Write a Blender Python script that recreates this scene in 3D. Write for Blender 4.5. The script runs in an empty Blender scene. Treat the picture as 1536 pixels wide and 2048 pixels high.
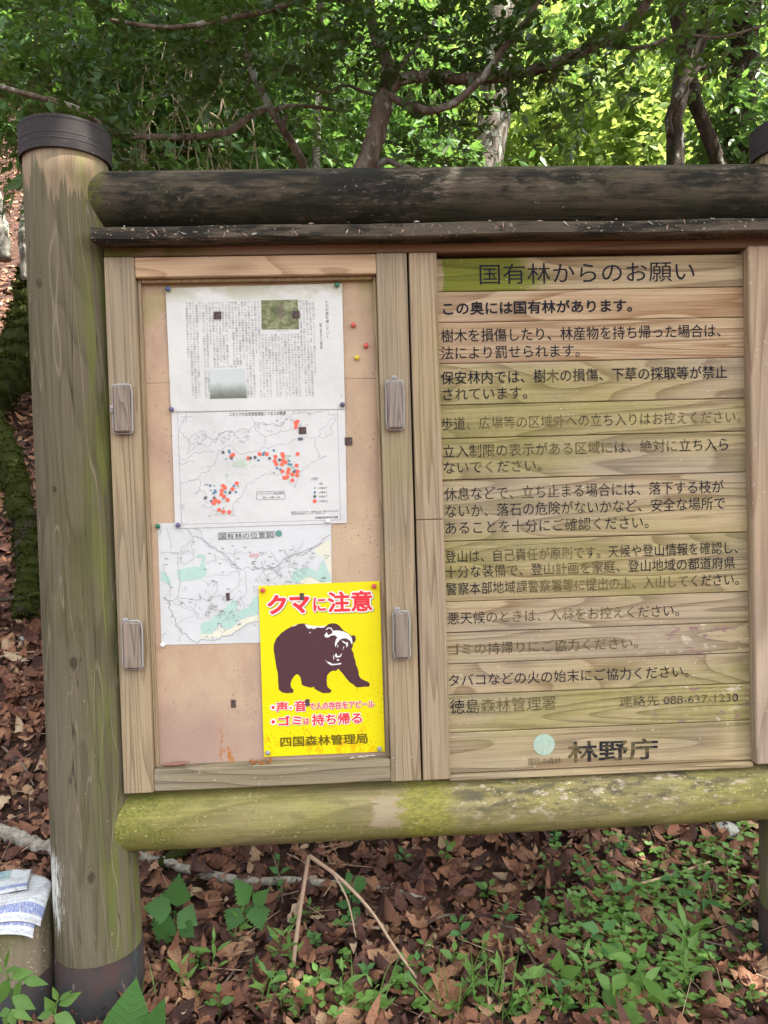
import bpy, math, random

import numpy as np
from mathutils import Vector, Matrix
from mathutils.geometry import tessellate_polygon

SC = bpy.context.scene
COL = SC.collection
rng = np.random.default_rng(7)
random.seed(7)
R = math.radians

# ------------------------------------------------------------------ camera
DIST, CAMZ, FPX = 1.883, 1.27, 1538.0


def cam_axes(yaw, pitch, roll):
    cy, sy, cp, sp, cr, sr = (math.cos(yaw), math.sin(yaw), math.cos(pitch),
                              math.sin(pitch), math.cos(roll), math.sin(roll))
    fw = np.array([sy * cp, cy * cp, sp])
    rt = np.array([cy, -sy, 0.0])
    up = np.cross(rt, fw)
    return cr * rt + sr * up, -sr * rt + cr * up, fw


RT, UP, FW = cam_axes(R(2.567), R(-1.465), R(-1.643))
CAM = np.array([0.0, -DIST, CAMZ])
cd = bpy.data.cameras.new("camera")
cd.sensor_fit = 'VERTICAL'
cd.sensor_height = 24.0
cd.lens = FPX / 2048 * 24.0
cd.clip_start = 0.05
cd.clip_end = 400
cam = bpy.data.objects.new("camera", cd)
COL.objects.link(cam)
m = Matrix.Identity(4)
for i in range(3):
    m[i][0], m[i][1], m[i][2], m[i][3] = RT[i], UP[i], -FW[i], CAM[i]
cam.matrix_world = m
SC.camera = cam

# ------------------------------------------------------------------ world, sun, exposure
SUN_EL, SUN_AZ = 62.0, 122.0      # azimuth from +Y (behind the board) towards +X
wd = bpy.data.worlds.new("World")
SC.world = wd
wd.use_nodes = True
wt = wd.node_tree
wt.nodes.clear()
wo = wt.nodes.new('ShaderNodeOutputWorld')
wb = wt.nodes.new('ShaderNodeBackground')
ws = wt.nodes.new('ShaderNodeTexSky')
ws.sky_type = 'NISHITA'
ws.sun_disc = False
ws.sun_elevation = R(SUN_EL)
ws.sun_rotation = R(SUN_AZ)
ws.air_density = 1.0
ws.dust_density = 5.0
ws.ozone_density = 1.0
wh = wt.nodes.new('ShaderNodeHueSaturation')     # hazy, whitish summer sky
wh.inputs['Saturation'].default_value = 0.35
wt.links.new(ws.outputs[0], wh.inputs['Color'])
wt.links.new(wh.outputs[0], wb.inputs[0])
wb.inputs[1].default_value = 0.13
wt.links.new(wb.outputs[0], wo.inputs[0])
sd = bpy.data.lights.new("sun", 'SUN')
sd.energy = 4.5
sd.angle = R(0.5)
sd.color = (1.0, 0.95, 0.86)
sun = bpy.data.objects.new("sun", sd)
COL.objects.link(sun)
sdir = Vector((math.sin(R(SUN_AZ)) * math.cos(R(SUN_EL)), math.cos(R(SUN_AZ)) * math.cos(R(SUN_EL)),
               math.sin(R(SUN_EL))))
sun.rotation_euler = sdir.to_track_quat('Z', 'Y').to_euler()
sun.location = sdir * 30
SC.view_settings.view_transform = 'Standard'
SC.view_settings.look = 'None'
SC.view_settings.gamma = 1.0
SC.view_settings.exposure = 2.22
SC.render.engine = 'CYCLES'
SC.cycles.max_bounces = 8
SC.cycles.transparent_max_bounces = 12
SC.cycles.caustics_reflective = False
SC.cycles.caustics_refractive = False


# ------------------------------------------------------------------ survey helper: a point of the place
def P(px, py, Y):
    d = (px - 768) / FPX * RT - (py - 1024) / FPX * UP + FW
    s = (Y + DIST) / d[1]
    return CAM + d * s


# ------------------------------------------------------------------ objects
def finish(o, label=None, cat=None, group=None, kind=None):
    if label: o['label'] = label
    if cat: o['category'] = cat
    if group: o['group'] = group
    if kind: o['kind'] = kind
    return o


def thing(name, loc, label, cat, group=None):
    o = bpy.data.objects.new(name, None)
    o.empty_display_size = 0.05
    o.location = Vector(loc)
    COL.objects.link(o)
    ORIGIN[o.name] = np.array(loc, float)
    return finish(o, label, cat, group)


ORIGIN = {}


def mesh_obj(name, verts, faces, mat, parent=None, smooth=False, origin=None, tint=None, fade=None):
    """verts in world coordinates (N,3); origin defaults to the parent's world origin"""
    verts = np.asarray(verts, dtype=np.float64).reshape(-1, 3)
    if origin is None:
        origin = ORIGIN[parent.name] if parent is not None else np.zeros(3)
    origin = np.asarray(origin, dtype=float)
    me = bpy.data.meshes.new(name)
    v = verts - origin
    if isinstance(faces, np.ndarray) and len(faces):
        nf, k = faces.shape
        me.vertices.add(len(v)); me.vertices.foreach_set('co', v.astype(np.float32).ravel())
        me.loops.add(nf * k); me.loops.foreach_set('vertex_index', faces.astype(np.int32).ravel())
        me.polygons.add(nf)
        me.polygons.foreach_set('loop_start', np.arange(0, nf * k, k, dtype=np.int32))
        try:
            me.polygons.foreach_set('loop_total', np.full(nf, k, dtype=np.int32))
        except Exception:
            pass
        me.update(calc_edges=True)
    else:
        me.from_pydata([tuple(a) for a in v], [], [tuple(int(i) for i in f) for f in faces])
    me.validate(verbose=False)
    for mm in (mat if isinstance(mat, (list, tuple)) else [mat]):
        me.materials.append(mm)
    if smooth:
        me.polygons.foreach_set('use_smooth', np.ones(len(me.polygons), dtype=bool))
    if tint is not None and len(tint) == len(me.vertices):
        a = me.attributes.new('tint', 'FLOAT', 'POINT')
        a.data.foreach_set('value', np.asarray(tint, dtype=np.float32))
    if fade is not None and len(fade) == len(me.vertices):
        a = me.attributes.new('fade', 'FLOAT', 'POINT')
        a.data.foreach_set('value', np.asarray(fade, dtype=np.float32))
    o = bpy.data.objects.new(name, me)
    COL.objects.link(o)
    ORIGIN[o.name] = origin
    if parent is not None:
        o.parent = parent          # shares its root's origin
    else:
        o.location = Vector(origin)
    return o


class MB:
    """collects shapes into one mesh"""
    def __init__(s):
        s.v, s.f, s.n, s.t = [], [], 0, []

    def add(s, v, f, tint=None):
        v = np.asarray(v, float).reshape(-1, 3)
        s.v.append(v)
        s.f += [tuple(int(i) + s.n for i in q) for q in f]
        s.t.append(np.full(len(v), 0.5) if tint is None else np.broadcast_to(tint, len(v)))
        s.n += len(v)
        return s

    def build(s, name, mat, parent=None, smooth=False, origin=None):
        return mesh_obj(name, np.concatenate(s.v), s.f, mat, parent, smooth, origin, tint=np.concatenate(s.t))


def box(x0, x1, y0, y1, z0, z1, bev=0.0, wob=0.0):
    """box with chamfered edges"""
    if bev <= 0:
        v = [(x, y, z) for x in (x0, x1) for y in (y0, y1) for z in (z0, z1)]
        f = [(0, 1, 3, 2), (4, 6, 7, 5), (0, 4, 5, 1), (2, 3, 7, 6), (0, 2, 6, 4), (1, 5, 7, 3)]
        return np.array(v, float), f
    b = min(bev, abs(x1 - x0) / 2.2, abs(y1 - y0) / 2.2, abs(z1 - z0) / 2.2)
    V, F, idx = [], [], {}
    c = [(x0, x1), (y0, y1), (z0, z1)]
    for i in (0, 1):
        for j in (0, 1):
            for k in (0, 1):
                base = [c[0][i], c[1][j], c[2][k]]
                sg = [1 if q == 0 else -1 for q in (i, j, k)]
                for ax in range(3):
                    p = list(base)
                    for o in range(3):
                        if o != ax: p[o] += sg[o] * b
                    idx[(i, j, k, ax)] = len(V)
                    V.append(p)
                F.append([idx[(i, j, k, a)] for a in range(3)])
    for ax in range(3):
        o1, o2 = [a for a in range(3) if a != ax]
        for s in (0, 1):
            q = []
            for (a, d) in ((0, 0), (1, 0), (1, 1), (0, 1)):
                key = [0, 0, 0]; key[ax] = s; key[o1] = a; key[o2] = d
                q.append(idx[(*key, ax)])
            F.append(q)
        for a in (0, 1):
            for d in (0, 1):
                k0 = [0, 0, 0]; k0[o1] = a; k0[o2] = d
                k1 = list(k0); k1[ax] = 1
                F.append([idx[(*k0, o1)], idx[(*k1, o1)], idx[(*k1, o2)], idx[(*k0, o2)]])
    V = np.array(V, float)
    cen = V.mean(0)
    out = []
    for q in F:                                   # outward winding
        a, b_, c_ = V[q[0]], V[q[1]], V[q[2]]
        n = np.cross(b_ - a, c_ - a)
        out.append(tuple(q) if np.dot(n, V[list(q)].mean(0) - cen) > 0 else tuple(q[::-1]))
    return V, out


def tube(pts, rad, sides=8, caps=True, rough=0.0, seed=0):
    pts = np.asarray(pts, float)
    n = len(pts)
    rad = np.broadcast_to(np.asarray(rad, float), n)
    d = np.gradient(pts, axis=0)
    d /= np.linalg.norm(d, axis=1)[:, None] + 1e-9
    ref = np.array([0.31, 0.17, 0.93]) if abs(d[0][2]) < 0.9 else np.array([0.93, 0.2, 0.3])
    u = np.cross(d, ref); u /= np.linalg.norm(u, axis=1)[:, None] + 1e-9
    w = np.cross(d, u)
    a = np.linspace(0, 2 * math.pi, sides, endpoint=False)
    rr = np.ones((n, sides))
    if rough:
        g = np.random.default_rng(seed)
        rr += g.normal(size=(n, sides)) * rough
    v = pts[:, None] + (np.cos(a)[None, :, None] * u[:, None] + np.sin(a)[None, :, None] * w[:, None]) * (rad[:, None] * rr)[..., None]
    f = []
    for i in range(n - 1):
        for j in range(sides):
            k = (j + 1) % sides
            f.append((i * sides + j, i * sides + k, (i + 1) * sides + k, (i + 1) * sides + j))
    if caps:
        f.append(tuple(range(sides))[::-1])
        f.append(tuple((n - 1) * sides + j for j in range(sides)))
    return v.reshape(-1, 3), f


def lathe(prof, cx, cy, sides=48, wob=None):
    """profile [(r,z)] round a vertical axis"""
    a = np.linspace(0, 2 * math.pi, sides, endpoint=False)
    v, f = [], []
    for r, z in prof:
        rr = np.full(sides, r)
        if wob is not None: rr = rr * (1 + wob(a, z))
        v.append(np.stack([cx + rr * np.cos(a), cy + rr * np.sin(a), np.full(sides, z)], 1))
    n = len(prof)
    for i in range(n - 1):
        for j in range(sides):
            k = (j + 1) % sides
            f.append((i * sides + j, i * sides + k, (i + 1) * sides + k, (i + 1) * sides + j))
    f.append(tuple(range(sides))[::-1])
    f.append(tuple((n - 1) * sides + j for j in range(sides)))
    return np.concatenate(v), f


def smooth_path(pts, n=24):
    """Catmull-Rom through points"""
    p = np.asarray(pts, float)
    p = np.vstack([2 * p[0] - p[1], p, 2 * p[-1] - p[-2]])
    seg = len(p) - 3
    out = []
    for t in np.linspace(0, seg - 1e-6, n):
        i = int(t); u = t - i
        a, b, c, d = p[i:i + 4]
        out.append(0.5 * ((2 * b) + (c - a) * u + (2 * a - 5 * b + 4 * c - d) * u * u + (3 * b - 3 * c + d - a) * u ** 3))
    return np.array(out)


# ------------------------------------------------------------------ node helper
class NB:
    def __init__(s, name):
        s.m = bpy.data.materials.new(name)
        s.m.use_nodes = True
        s.t = s.m.node_tree
        s.t.nodes.clear()
        s.out = s.t.nodes.new('ShaderNodeOutputMaterial')
        s.bs = s.t.nodes.new('ShaderNodeBsdfPrincipled')
        s.t.links.new(s.bs.outputs[0], s.out.inputs[0])
        s._co = None

    def set(s, sock, v):
        if hasattr(v, 'is_output') or isinstance(v, bpy.types.NodeSocket):
            s.t.links.new(v, sock)
        elif isinstance(v, (tuple, list)) and len(v) == 3 and sock.type == 'RGBA':
            sock.default_value = (*v, 1)
        else:
            sock.default_value = v

    def co(s):
        if s._co is None:
            s._co = s.t.nodes.new('ShaderNodeTexCoord').outputs['Object']
        return s._co

    def sep(s, v):
        n = s.t.nodes.new('ShaderNodeSeparateXYZ'); s.set(n.inputs[0], v); return n.outputs

    def comb(s, x, y, z):
        n = s.t.nodes.new('ShaderNodeCombineXYZ')
        for i, q in enumerate((x, y, z)): s.set(n.inputs[i], q)
        return n.outputs[0]

    def map(s, v, scale=(1, 1, 1), loc=(0, 0, 0)):
        n = s.t.nodes.new('ShaderNodeMapping'); s.set(n.inputs[0], v)
        n.inputs['Scale'].default_value = scale; n.inputs['Location'].default_value = loc
        return n.outputs[0]

    def noise(s, v, scale=1, detail=3, rough=0.55, dist=0.0, color=False):
        n = s.t.nodes.new('ShaderNodeTexNoise'); s.set(n.inputs['Vector'], v)
        n.inputs['Scale'].default_value = scale; n.inputs['Detail'].default_value = detail
        n.inputs['Roughness'].default_value = rough; n.inputs['Distortion'].default_value = dist
        return n.outputs['Color' if color else 0]

    def voro(s, v, scale=1, feature='F1', rnd=1.0, out=0):
        n = s.t.nodes.new('ShaderNodeTexVoronoi'); n.feature = feature
        s.set(n.inputs['Vector'], v); n.inputs['Scale'].default_value = scale
        n.inputs['Randomness'].default_value = rnd
        return n.outputs[out]

    def math(s, op, a, b=0.0, c=0.0, clamp=False):
        n = s.t.nodes.new('ShaderNodeMath'); n.operation = op; n.use_clamp = clamp
        s.set(n.inputs[0], a); s.set(n.inputs[1], b); s.set(n.inputs[2], c)
        return n.outputs[0]

    def sm(s, v, a, b, lo=0.0, hi=1.0):
        n = s.t.nodes.new('ShaderNodeMapRange'); n.interpolation_type = 'SMOOTHSTEP'
        s.set(n.inputs[0], v); s.set(n.inputs[1], a); s.set(n.inputs[2], b)
        n.inputs[3].default_value = lo; n.inputs[4].default_value = hi
        return n.outputs[0]

    def mix(s, f, a, b, mode='MIX'):
        n = s.t.nodes.new('ShaderNodeMix'); n.data_type = 'RGBA'; n.blend_type = mode
        s.set(n.inputs[0], f); s.set(n.inputs[6], a); s.set(n.inputs[7], b)
        return n.outputs[2]

    def ramp(s, f, stops, interp='LINEAR'):
        n = s.t.nodes.new('ShaderNodeValToRGB'); s.set(n.inputs[0], f)
        cr = n.color_ramp; cr.interpolation = interp
        while len(cr.elements) < len(stops): cr.elements.new(0.5)
        for e, (p, c) in zip(cr.elements, stops):
            e.position = p; e.color = (*c, 1) if len(c) == 3 else c
        return n.outputs[0]

    def attr(s, name):
        n = s.t.nodes.new('ShaderNodeAttribute'); n.attribute_name = name; return n.outputs['Fac']

    def bump(s, h, strength=0.3, dist=0.002):
        n = s.t.nodes.new('ShaderNodeBump'); n.inputs['Strength'].default_value = strength
        n.inputs['Distance'].default_value = dist; s.set(n.inputs['Height'], h)
        s.t.links.new(n.outputs[0], s.bs.inputs['Normal'])
        return n.outputs[0]

    def done(s, color, rough=0.8, spec=0.3, metal=0.0):
        s.set(s.bs.inputs['Base Color'], color)
        s.set(s.bs.inputs['Roughness'], rough)
        s.bs.inputs['Specular IOR Level'].default_value = spec
        s.bs.inputs['Metallic'].default_value = metal
        return s.m


def plain(name, col, rough=0.7, spec=0.3, var=0.12, vs=60, metal=0.0):
    b = NB(name)
    n = b.noise(b.co(), vs, 3)
    c = b.mix(n, tuple(x * (1 - var) for x in col), tuple(min(1, x * (1 + var)) for x in col))
    return b.done(c, rough, spec, metal)


def wood(name, axis='X', light=(0.48, 0.36, 0.2), dark=(0.27, 0.18, 0.09), seed=0.0, rings=9.0, along=0.6,
         across=4.0, line=0.75, fibre=0.5, algae=0.0, algae_col=(0.2, 0.22, 0.03), algae_scale=3.0, grey=0.3,
         grey_col=(0.34, 0.28, 0.22), grime=0.0, grime_col=(0.012, 0.011, 0.009), grime_scale=(3.0, 9.0),
         speck=0.0, speck_col=(0.55, 0.5, 0.38), bump=0.5, extra=None, algae_world=False):
    b = NB(name)
    raw = b.co()
    x, y, z = b.sep(raw)
    v = {'X': (x, y, z), 'Z': (z, x, y), 'Y': (y, z, x)}[axis]
    co = b.comb(*v)
    co = b.map(co, loc=(seed * 3.7, seed * 1.3, seed * 2.1))
    f1 = b.noise(b.map(co, (along, across, across)), 1.0, 1.5, 0.4, 0.0)
    fine = b.noise(b.map(co, (2.2, 130, 130)), 1.0, 3, 0.7)
    fine2 = b.noise(b.map(co, (9.0, 420, 420)), 1.0, 2, 0.6)
    wig = b.math('ADD', b.math('MULTIPLY', f1, rings), b.math('MULTIPLY', fine, 0.12))
    ring = b.math('FRACT', wig)
    rl = b.ramp(ring, [(0.0, (0.15,) * 3), (0.45, (0.25,) * 3), (0.84, (0.85,) * 3), (0.93, (1,) * 3), (1.0, (0.15,) * 3)])
    g = b.math('MULTIPLY', rl, line)
    g = b.math('ADD', g, b.math('MULTIPLY', b.math('SUBTRACT', fine, 0.5), fibre * 1.6))
    g = b.math('ADD', g, b.math('MULTIPLY', b.math('SUBTRACT', fine2, 0.5), fibre), clamp=True)
    c = b.mix(g, light, dark)
    big = b.noise(b.map(co, (1.4, 4, 4), loc=(5, 2, 1)), 1.0, 3, 0.6)
    c = b.mix(b.math('MULTIPLY', b.sm(big, 0.4, 0.7), grey), c, b.mix(g, grey_col, tuple(q * 0.62 for q in grey_col)))
    if algae > 0:
        an = b.noise(b.map(b.comb(*v) if algae_world else co, (algae_scale * 0.5, algae_scale * 1.3, algae_scale * 1.3), loc=(11, 3, 7)), 1.0, 4, 0.62, 0.3)
        th = 0.72 - 0.42 * algae
        am = b.math('MULTIPLY', b.sm(an, th - 0.05, th + 0.22), b.math('ADD', 0.55, b.math('MULTIPLY', fine, 0.6)), clamp=True)
        am = b.math('MULTIPLY', am, 0.75 if algae_world else 0.85)
        ac = b.mix(b.noise(co, 45, 3), tuple(q * 0.6 for q in algae_col), tuple(q * 1.35 for q in algae_col))
        ac = b.mix(b.math('MULTIPLY', g, 0.5), ac, tuple(q * 0.4 for q in algae_col))
        c = b.mix(am, c, ac)
    if grime > 0:
        gn = b.noise(b.map(co, (grime_scale[0], grime_scale[1], grime_scale[1]), loc=(2, 9, 4)), 1.0, 6, 0.68)
        th = 0.75 - 0.5 * grime
        c = b.mix(b.math('MULTIPLY', b.sm(gn, th, th + 0.14), 0.93), c, grime_col)
    if extra: c = extra(b, c, raw, (x, y, z), g)
    if speck > 0:
        sn = b.noise(b.map(co, (110, 150, 150)), 1.0, 2, 0.5)
        area = b.noise(b.map(co, (4, 6, 6), loc=(1, 8, 3)), 1.0, 3)
        c = b.mix(b.math('MULTIPLY', b.sm(sn, 0.72 - 0.1 * speck, 0.76 - 0.1 * speck), b.sm(area, 0.4, 0.6)), c, speck_col)
    h = b.math('ADD', b.math('MULTIPLY', fine, 0.7), b.math('MULTIPLY', rl, -0.5))
    h = b.math('ADD', h, b.math('MULTIPLY', fine2, 0.3))
    b.bump(h, bump, 0.0025)
    return b.done(c, 0.82, 0.25)


# ------------------------------------------------------------------ text: every string is set once with the built-in font
TEXTS = {}


def want(key, body, offset=0.0, res=2, space=1.0, line=1.0):
    TEXTS[key] = (body, offset, res, space, line)


BOARD_LINES = [   # plank, words, left-centre pixel, right-centre pixel, letter height, ink left-to-right, boldness
    (0, "国有林からのお願い", (959, 548), (1389, 543), 41, (1, .95, .95, .9), 0.0),
    (1, "この奥には国有林があります。", (886, 616), (1264, 612), 27, (1, 1, 1, 1), 0.022),
    (2, "樹木を損傷したり、林産物を持ち帰った場合は、", (882, 671), (1441, 662), 27, (1, .95, 1, .95), 0.006),
    (2, "法により罰せられます。", (882, 705), (1159, 702), 26, (.9, .95, .9), 0.004),
    (3, "保安林内では、樹木の損傷、下草の採取等が禁止", (882, 755), (1454, 745), 27, (1, .85, .6, .6, .95, 1), 0.006),
    (3, "されています。", (886, 788), (1054, 786), 24, (.75, .7), 0.0),
    (4, "歩道、広場等の区域外への立ち入りはお控えください。", (883, 846), (1481, 835), 26, (.7, .35, .4, .55, .4, .45), -0.004),
    (5, "立入制限の表示がある区域には、絶対に立ち入ら", (886, 902), (1456, 889), 26, (.75, .5, .4, .4, .5, .9), -0.002),
    (5, "ないでください。", (887, 935), (1083, 931), 24, (.75, .5, .55), 0.0),
    (6, "休息などで、立ち止まる場合には、落下する枝が", (889, 987), (1447, 974), 27, (.75, .6, .55, .7, 1, .95), 0.0),
    (6, "ないか、落石の危険がないかなど、安全な場所で", (891, 1020), (1450, 1008), 27, (.85, .7, .65, .7, 1, .9), 0.0),
    (6, "あることを十分にご確認ください。", (891, 1053), (1297, 1047), 26, (.85, .7, .6, .8), 0.0),
    (7, "登山は、自己責任が原則です。天候や登山情報を確認し、", (890, 1110), (1475, 1098), 25, (.75, .55, .35, .6, .8, .7), 0.0),
    (7, "十分な装備で、登山計画を家庭、登山地域の都道府県", (891, 1142), (1470, 1127), 25, (.7, .6, .4, .6, .9, .9), 0.0),
    (7, "警察本部地域課警察署等に提出の上、入山してください。", (892, 1174), (1477, 1162), 25, (.95, .6, .25, .3, .5, .75), 0.0),
    (8, "悪天候のときは、入林をお控えください。", (895, 1233), (1358, 1224), 25, (1, .4, .25, .35, .75), 0.002),
    (9, "ゴミの持帰りにご協力ください。", (897, 1295), (1276, 1289), 24, (.4, .5, .35, .4), -0.002),
    (10, "タバコなどの火の始末にご協力ください。", (897, 1358), (1377, 1345), 25, (1, .8, .9, .8), 0.002),
    (11, "徳島森林管理署", (900, 1412), (1112, 1407), 29, (1, .3, .3, .35), -0.003),
    (11, "連絡先 088-637-1230", (1239, 1403), (1476, 1394), 21, (.5, .5, .4, .6), -0.002),
    (12, "林野庁", (1135, 1504), (1316, 1497), 42, (.3, .8, .45, .75), 0.022),
    (12, "国民の森林", (1057, 1523), (1122, 1521), 13, (.5, .4), 0.0),
]
for i, L in enumerate(BOARD_LINES): want(('b', i), L[1], L[6], 3)

ARTICLE = [
    "　剣山系の自然が、ニホンジカによって壊されようとしています。",
    "　剣山系とその周辺の地域では、近年、シカの増加が著しく、農林業被害や自然植生への",
    "影響が看過できない激しさです。シカによる自然植生の食害は、もともとの生息地であっ",
    "た里山などだけでなく、以前にはシカが生息していなかった三嶺や一の森、これらを取り",
    "巻く森林、さらには貴重な高山植物群落にまで及んでいます。",
    "@高瀬では、黄色い可憐な花を咲かせるキレンゲショウマ",
    "@が食い荒らされ、今やシカ除けネットの中でしか生育でき",
    "@ません。ナンゴククガイソウ、ショウフウロなどの美しい",
    "@花を咲かせる植物も姿を消してしまいました。代わって、",
    "@シカが積極的に食べないシコクブシ、トリカブト、バイ",
    "@ケイソウ、カニコウモリなどが繁茂しています。",
    "@　また、ウラジロモミ林では、林床のスズタケが一斉に全",
    "@面枯死したり、森林限界以上を覆っているミヤマクマザサ",
    "@も食害によって衰退してきています。",
    "@　さらには、胸高直径一メ｜トルを超えるウラジロモミま",
    "@でもがその樹皮を食い剥がされ、次々と葉が赤くなって枯",
    "@死しています。樹皮剥ぎはウラジロモミに限らず、リョウブ",
    "ミズキ、キハダなどの広葉樹から、シコクシラベ、ゴヨウマツ、ナナカマド、ダケカンバ",
    "など亜高山帯の希少な植物にまで及んでいます。",
    "　このように、剣山系では貴重を尽有する森林植生にまでシカの食害が現れてきています",
    "が、その影響はシカに食べられる植物だけでなく、その植物に依存してきた昆虫類にまで",
    "及び、その減少や地域的絶滅が危惧されます。その一方では、シカが食べない植物だけが",
    "繁茂するなど、生態系全体に悪影響が生じています。",
    "　シカが増加した原因としては、地球温暖化による積雪",
    "量の減少、メスジカの捕獲を禁止していたこと、狩猟者",
    "数の減少などが指摘され、捕食者であるオオカミの絶滅",
    "をあげる研究者もいます。",
    "　これらは相互に関係しあっていて、積雪量の減少はそ",
    "れまでの積雪地を拡大させ、山火事跡地などで繁殖し、",
    "そこを足場に、厳しい生息地に分布を広げたシカたち",
    "は、まったく手をつけられていなかった食物の供給に支",
    "えられて、捕食者や訪猟生、そして冬の寒さから解放さ",
    "れて爆発的に増加したと考えられます。",
    "　各市町村では、シカによる農林業被害を軽減するために、シカの駆除を進めています。",
    "しかし、駆除を行うハンタ｜の高齢化と減少などによって、大きな成果をあげるまでには",
    "至っていません。",
    "　徳島森林管理署でも、三嶺地区などでのシカ除けネットの設置や、シコクシラベ、オオ",
    "ヤマレンゲ、ゴヨウマツなどの希少な植物を守るために、樹木の根元から樹幹部にかけて",
    "樹木ガ｜ド巻きを行っていますが、シカの個体数が爆発的に増加している現状では、自然",
    "かつ緊急避難的な対応しか取れないのが現状です。",
]
ROWS = 38
cols_ = []
for c_ in ARTICLE:
    c_ = ("　" * 13 + c_[1:]) if c_[0] == "@" else c_
    cols_.append((c_ + "　" * ROWS)[:ROWS])
want('article', "\n".join("".join(c_[r] for c_ in cols_[::-1]) for r in range(ROWS)), 0.0, 1, 1.4, 1.06)
want('art_title', "\n".join("シカが森を壊していく"), 0.0, 2, 1, 1)
want('art_sub', "\n".join("︻剣山系からの報告︼"), 0.004, 1, 1, 1)
want('cap1', "ニホンジカ", 0, 1)
want('cap2', "死の山と化した森の姿", 0, 1)
want('m2_title', "ニホンジカ生息密度調査とりまとめ結果", 0.004, 2)
want('m2_leg', "凡例", 0.0, 1)
for i, t_ in enumerate(("0頭", "10頭以下", "20頭以下", "30頭以下", "31頭以上")): want(('leg', i), t_, 0, 1)
want('m2_box1', "ニホンジカの適正頭数", 0.0, 1)
want('m2_box2', "約3～5頭／㎢", 0.0, 1)
want('m2_src1', "愛媛県 2007,2008,2010　徳島県 2008　四国４県 2008,2009", 0.006, 1)
want('m2_src2', "四国森林管理局 2009,2010　高知県 2010", 0.006, 1)
want('m2_off', "四国森林管理局計画課", 0.006, 1)
want('m3_title', "国有林の位置図", -0.004, 2)
want('m3_red', "国有林", 0.0, 1)
for k_, t_, o_ in (('kuma', "クマ", .045), ('ni', "に", .03), ('chui', "注意", .03), ('koe', "声", .03), ('oto', "音", .03),
                   ('appeal', "で人の存在をアピール", .03), ('gomi', "ゴミ", .035), ('wa', "は", .035), ('mochi', "持ち帰る", .028)):
    want(('y', k_), t_, o_, 3)
    want(('yo', k_), t_, o_ + (.06 if k_ in ('kuma', 'chui', 'ni') else .065), 3)
want(('y', 'bureau'), "四国森林管理局", .022, 3)
want('wet', "国有林\n剣山三嶺\n登山案内図", 0.01, 1)



def stroke(v, faces, w):
    """make letters heavier by w (fraction of the letter size): a band along every outline edge"""
    if w <= 0.002:
        return v, faces
    cnt = {}
    for q in faces:
        for a, b in zip(q, q[1:] + q[:1]):
            k = (min(a, b), max(a, b)); cnt[k] = cnt.get(k, 0) + 1
    edges = [k for k, c in cnt.items() if c == 1]
    V, F, n = [v], list(faces), len(v)
    a8 = np.linspace(0, 2 * math.pi, 8, endpoint=False)
    ring = np.stack([np.cos(a8), np.sin(a8)], 1) * w
    for a, b in edges:
        d = v[b] - v[a]; L = np.linalg.norm(d)
        if L < 1e-6: continue
        nn = np.array([-d[1], d[0]]) / L * w
        V.append(np.array([v[a] - nn, v[b] - nn, v[b] + nn, v[a] + nn])); F.append((n, n + 1, n + 2, n + 3)); n += 4
        if w > 0.015:
            V.append(v[a] + ring); F.append(tuple(range(n, n + 8))); n += 8
    return np.concatenate(V), F


tmp = []
for key, (body, off, res, sp, ln) in TEXTS.items():
    c = bpy.data.curves.new("words", 'FONT')
    c.body = body; c.resolution_u = res; c.space_character = sp; c.space_line = ln
    c.size = 1.0
    o = bpy.data.objects.new("words", c)
    COL.objects.link(o); tmp.append((key, o, c))
bpy.context.view_layer.update()
dg = bpy.context.evaluated_depsgraph_get()
GL, NB0 = {}, {}
for key, o, c in tmp:
    off = TEXTS[key][1]
    me = o.evaluated_get(dg).to_mesh()
    v = np.empty(len(me.vertices) * 3, dtype=np.float32); me.vertices.foreach_get('co', v)
    v = v.reshape(-1, 3)[:, :2].astype(float)
    NB0[key] = len(v)
    GL[key] = stroke(v, [tuple(p.vertices) for p in me.polygons], off)
    o.evaluated_get(dg).to_mesh_clear()
for key, o, c in tmp:
    bpy.data.objects.remove(o); bpy.data.curves.remove(c)


def jitter_y(v2, n0, Y, amp=0.00012):
    """overlapping bands of one letter get slightly different depths so no two faces share a plane"""
    y = np.full(len(v2), Y, float)
    g = np.random.default_rng(5)
    if len(v2) > n0:
        y[n0:] = Y + amp * (0.15 + 0.85 * g.random(len(v2) - n0))
    return y


def fit_text(key, lc, rc, hpx, Y, ref=None, lift=0.0):
    """flat lettering on the plane y=Y between two measured points; ref: fit as if it had another string's bounds"""
    v, f = GL[key]
    rv = GL[ref or key][0]
    a, b = P(*lc, Y), P(*rc, Y)
    up = P(lc[0], lc[1] - hpx / 2, Y)[2] - P(lc[0], lc[1] + hpx / 2, Y)[2]
    lo, hi = rv.min(0), rv.max(0)
    sx = (b[0] - a[0]) / (hi[0] - lo[0]); sz = up / (hi[1] - lo[1])
    zc = (a[2] + b[2]) / 2
    x = a[0] + (v[:, 0] - lo[0]) * sx
    z = zc + (v[:, 1] - (lo[1] + hi[1]) / 2) * sz
    return np.stack([x, jitter_y(v, NB0[key], Y - lift), z], 1), f


# ------------------------------------------------------------------ board materials
PX, PY = (P(105, 1700, 0.065)[0] + P(278, 1700, 0.065)[0]) / 2, 0.065     # left post axis
PXR = P(1516, 1700, 0.065)[0] + 0.118                                       # right post axis


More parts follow.
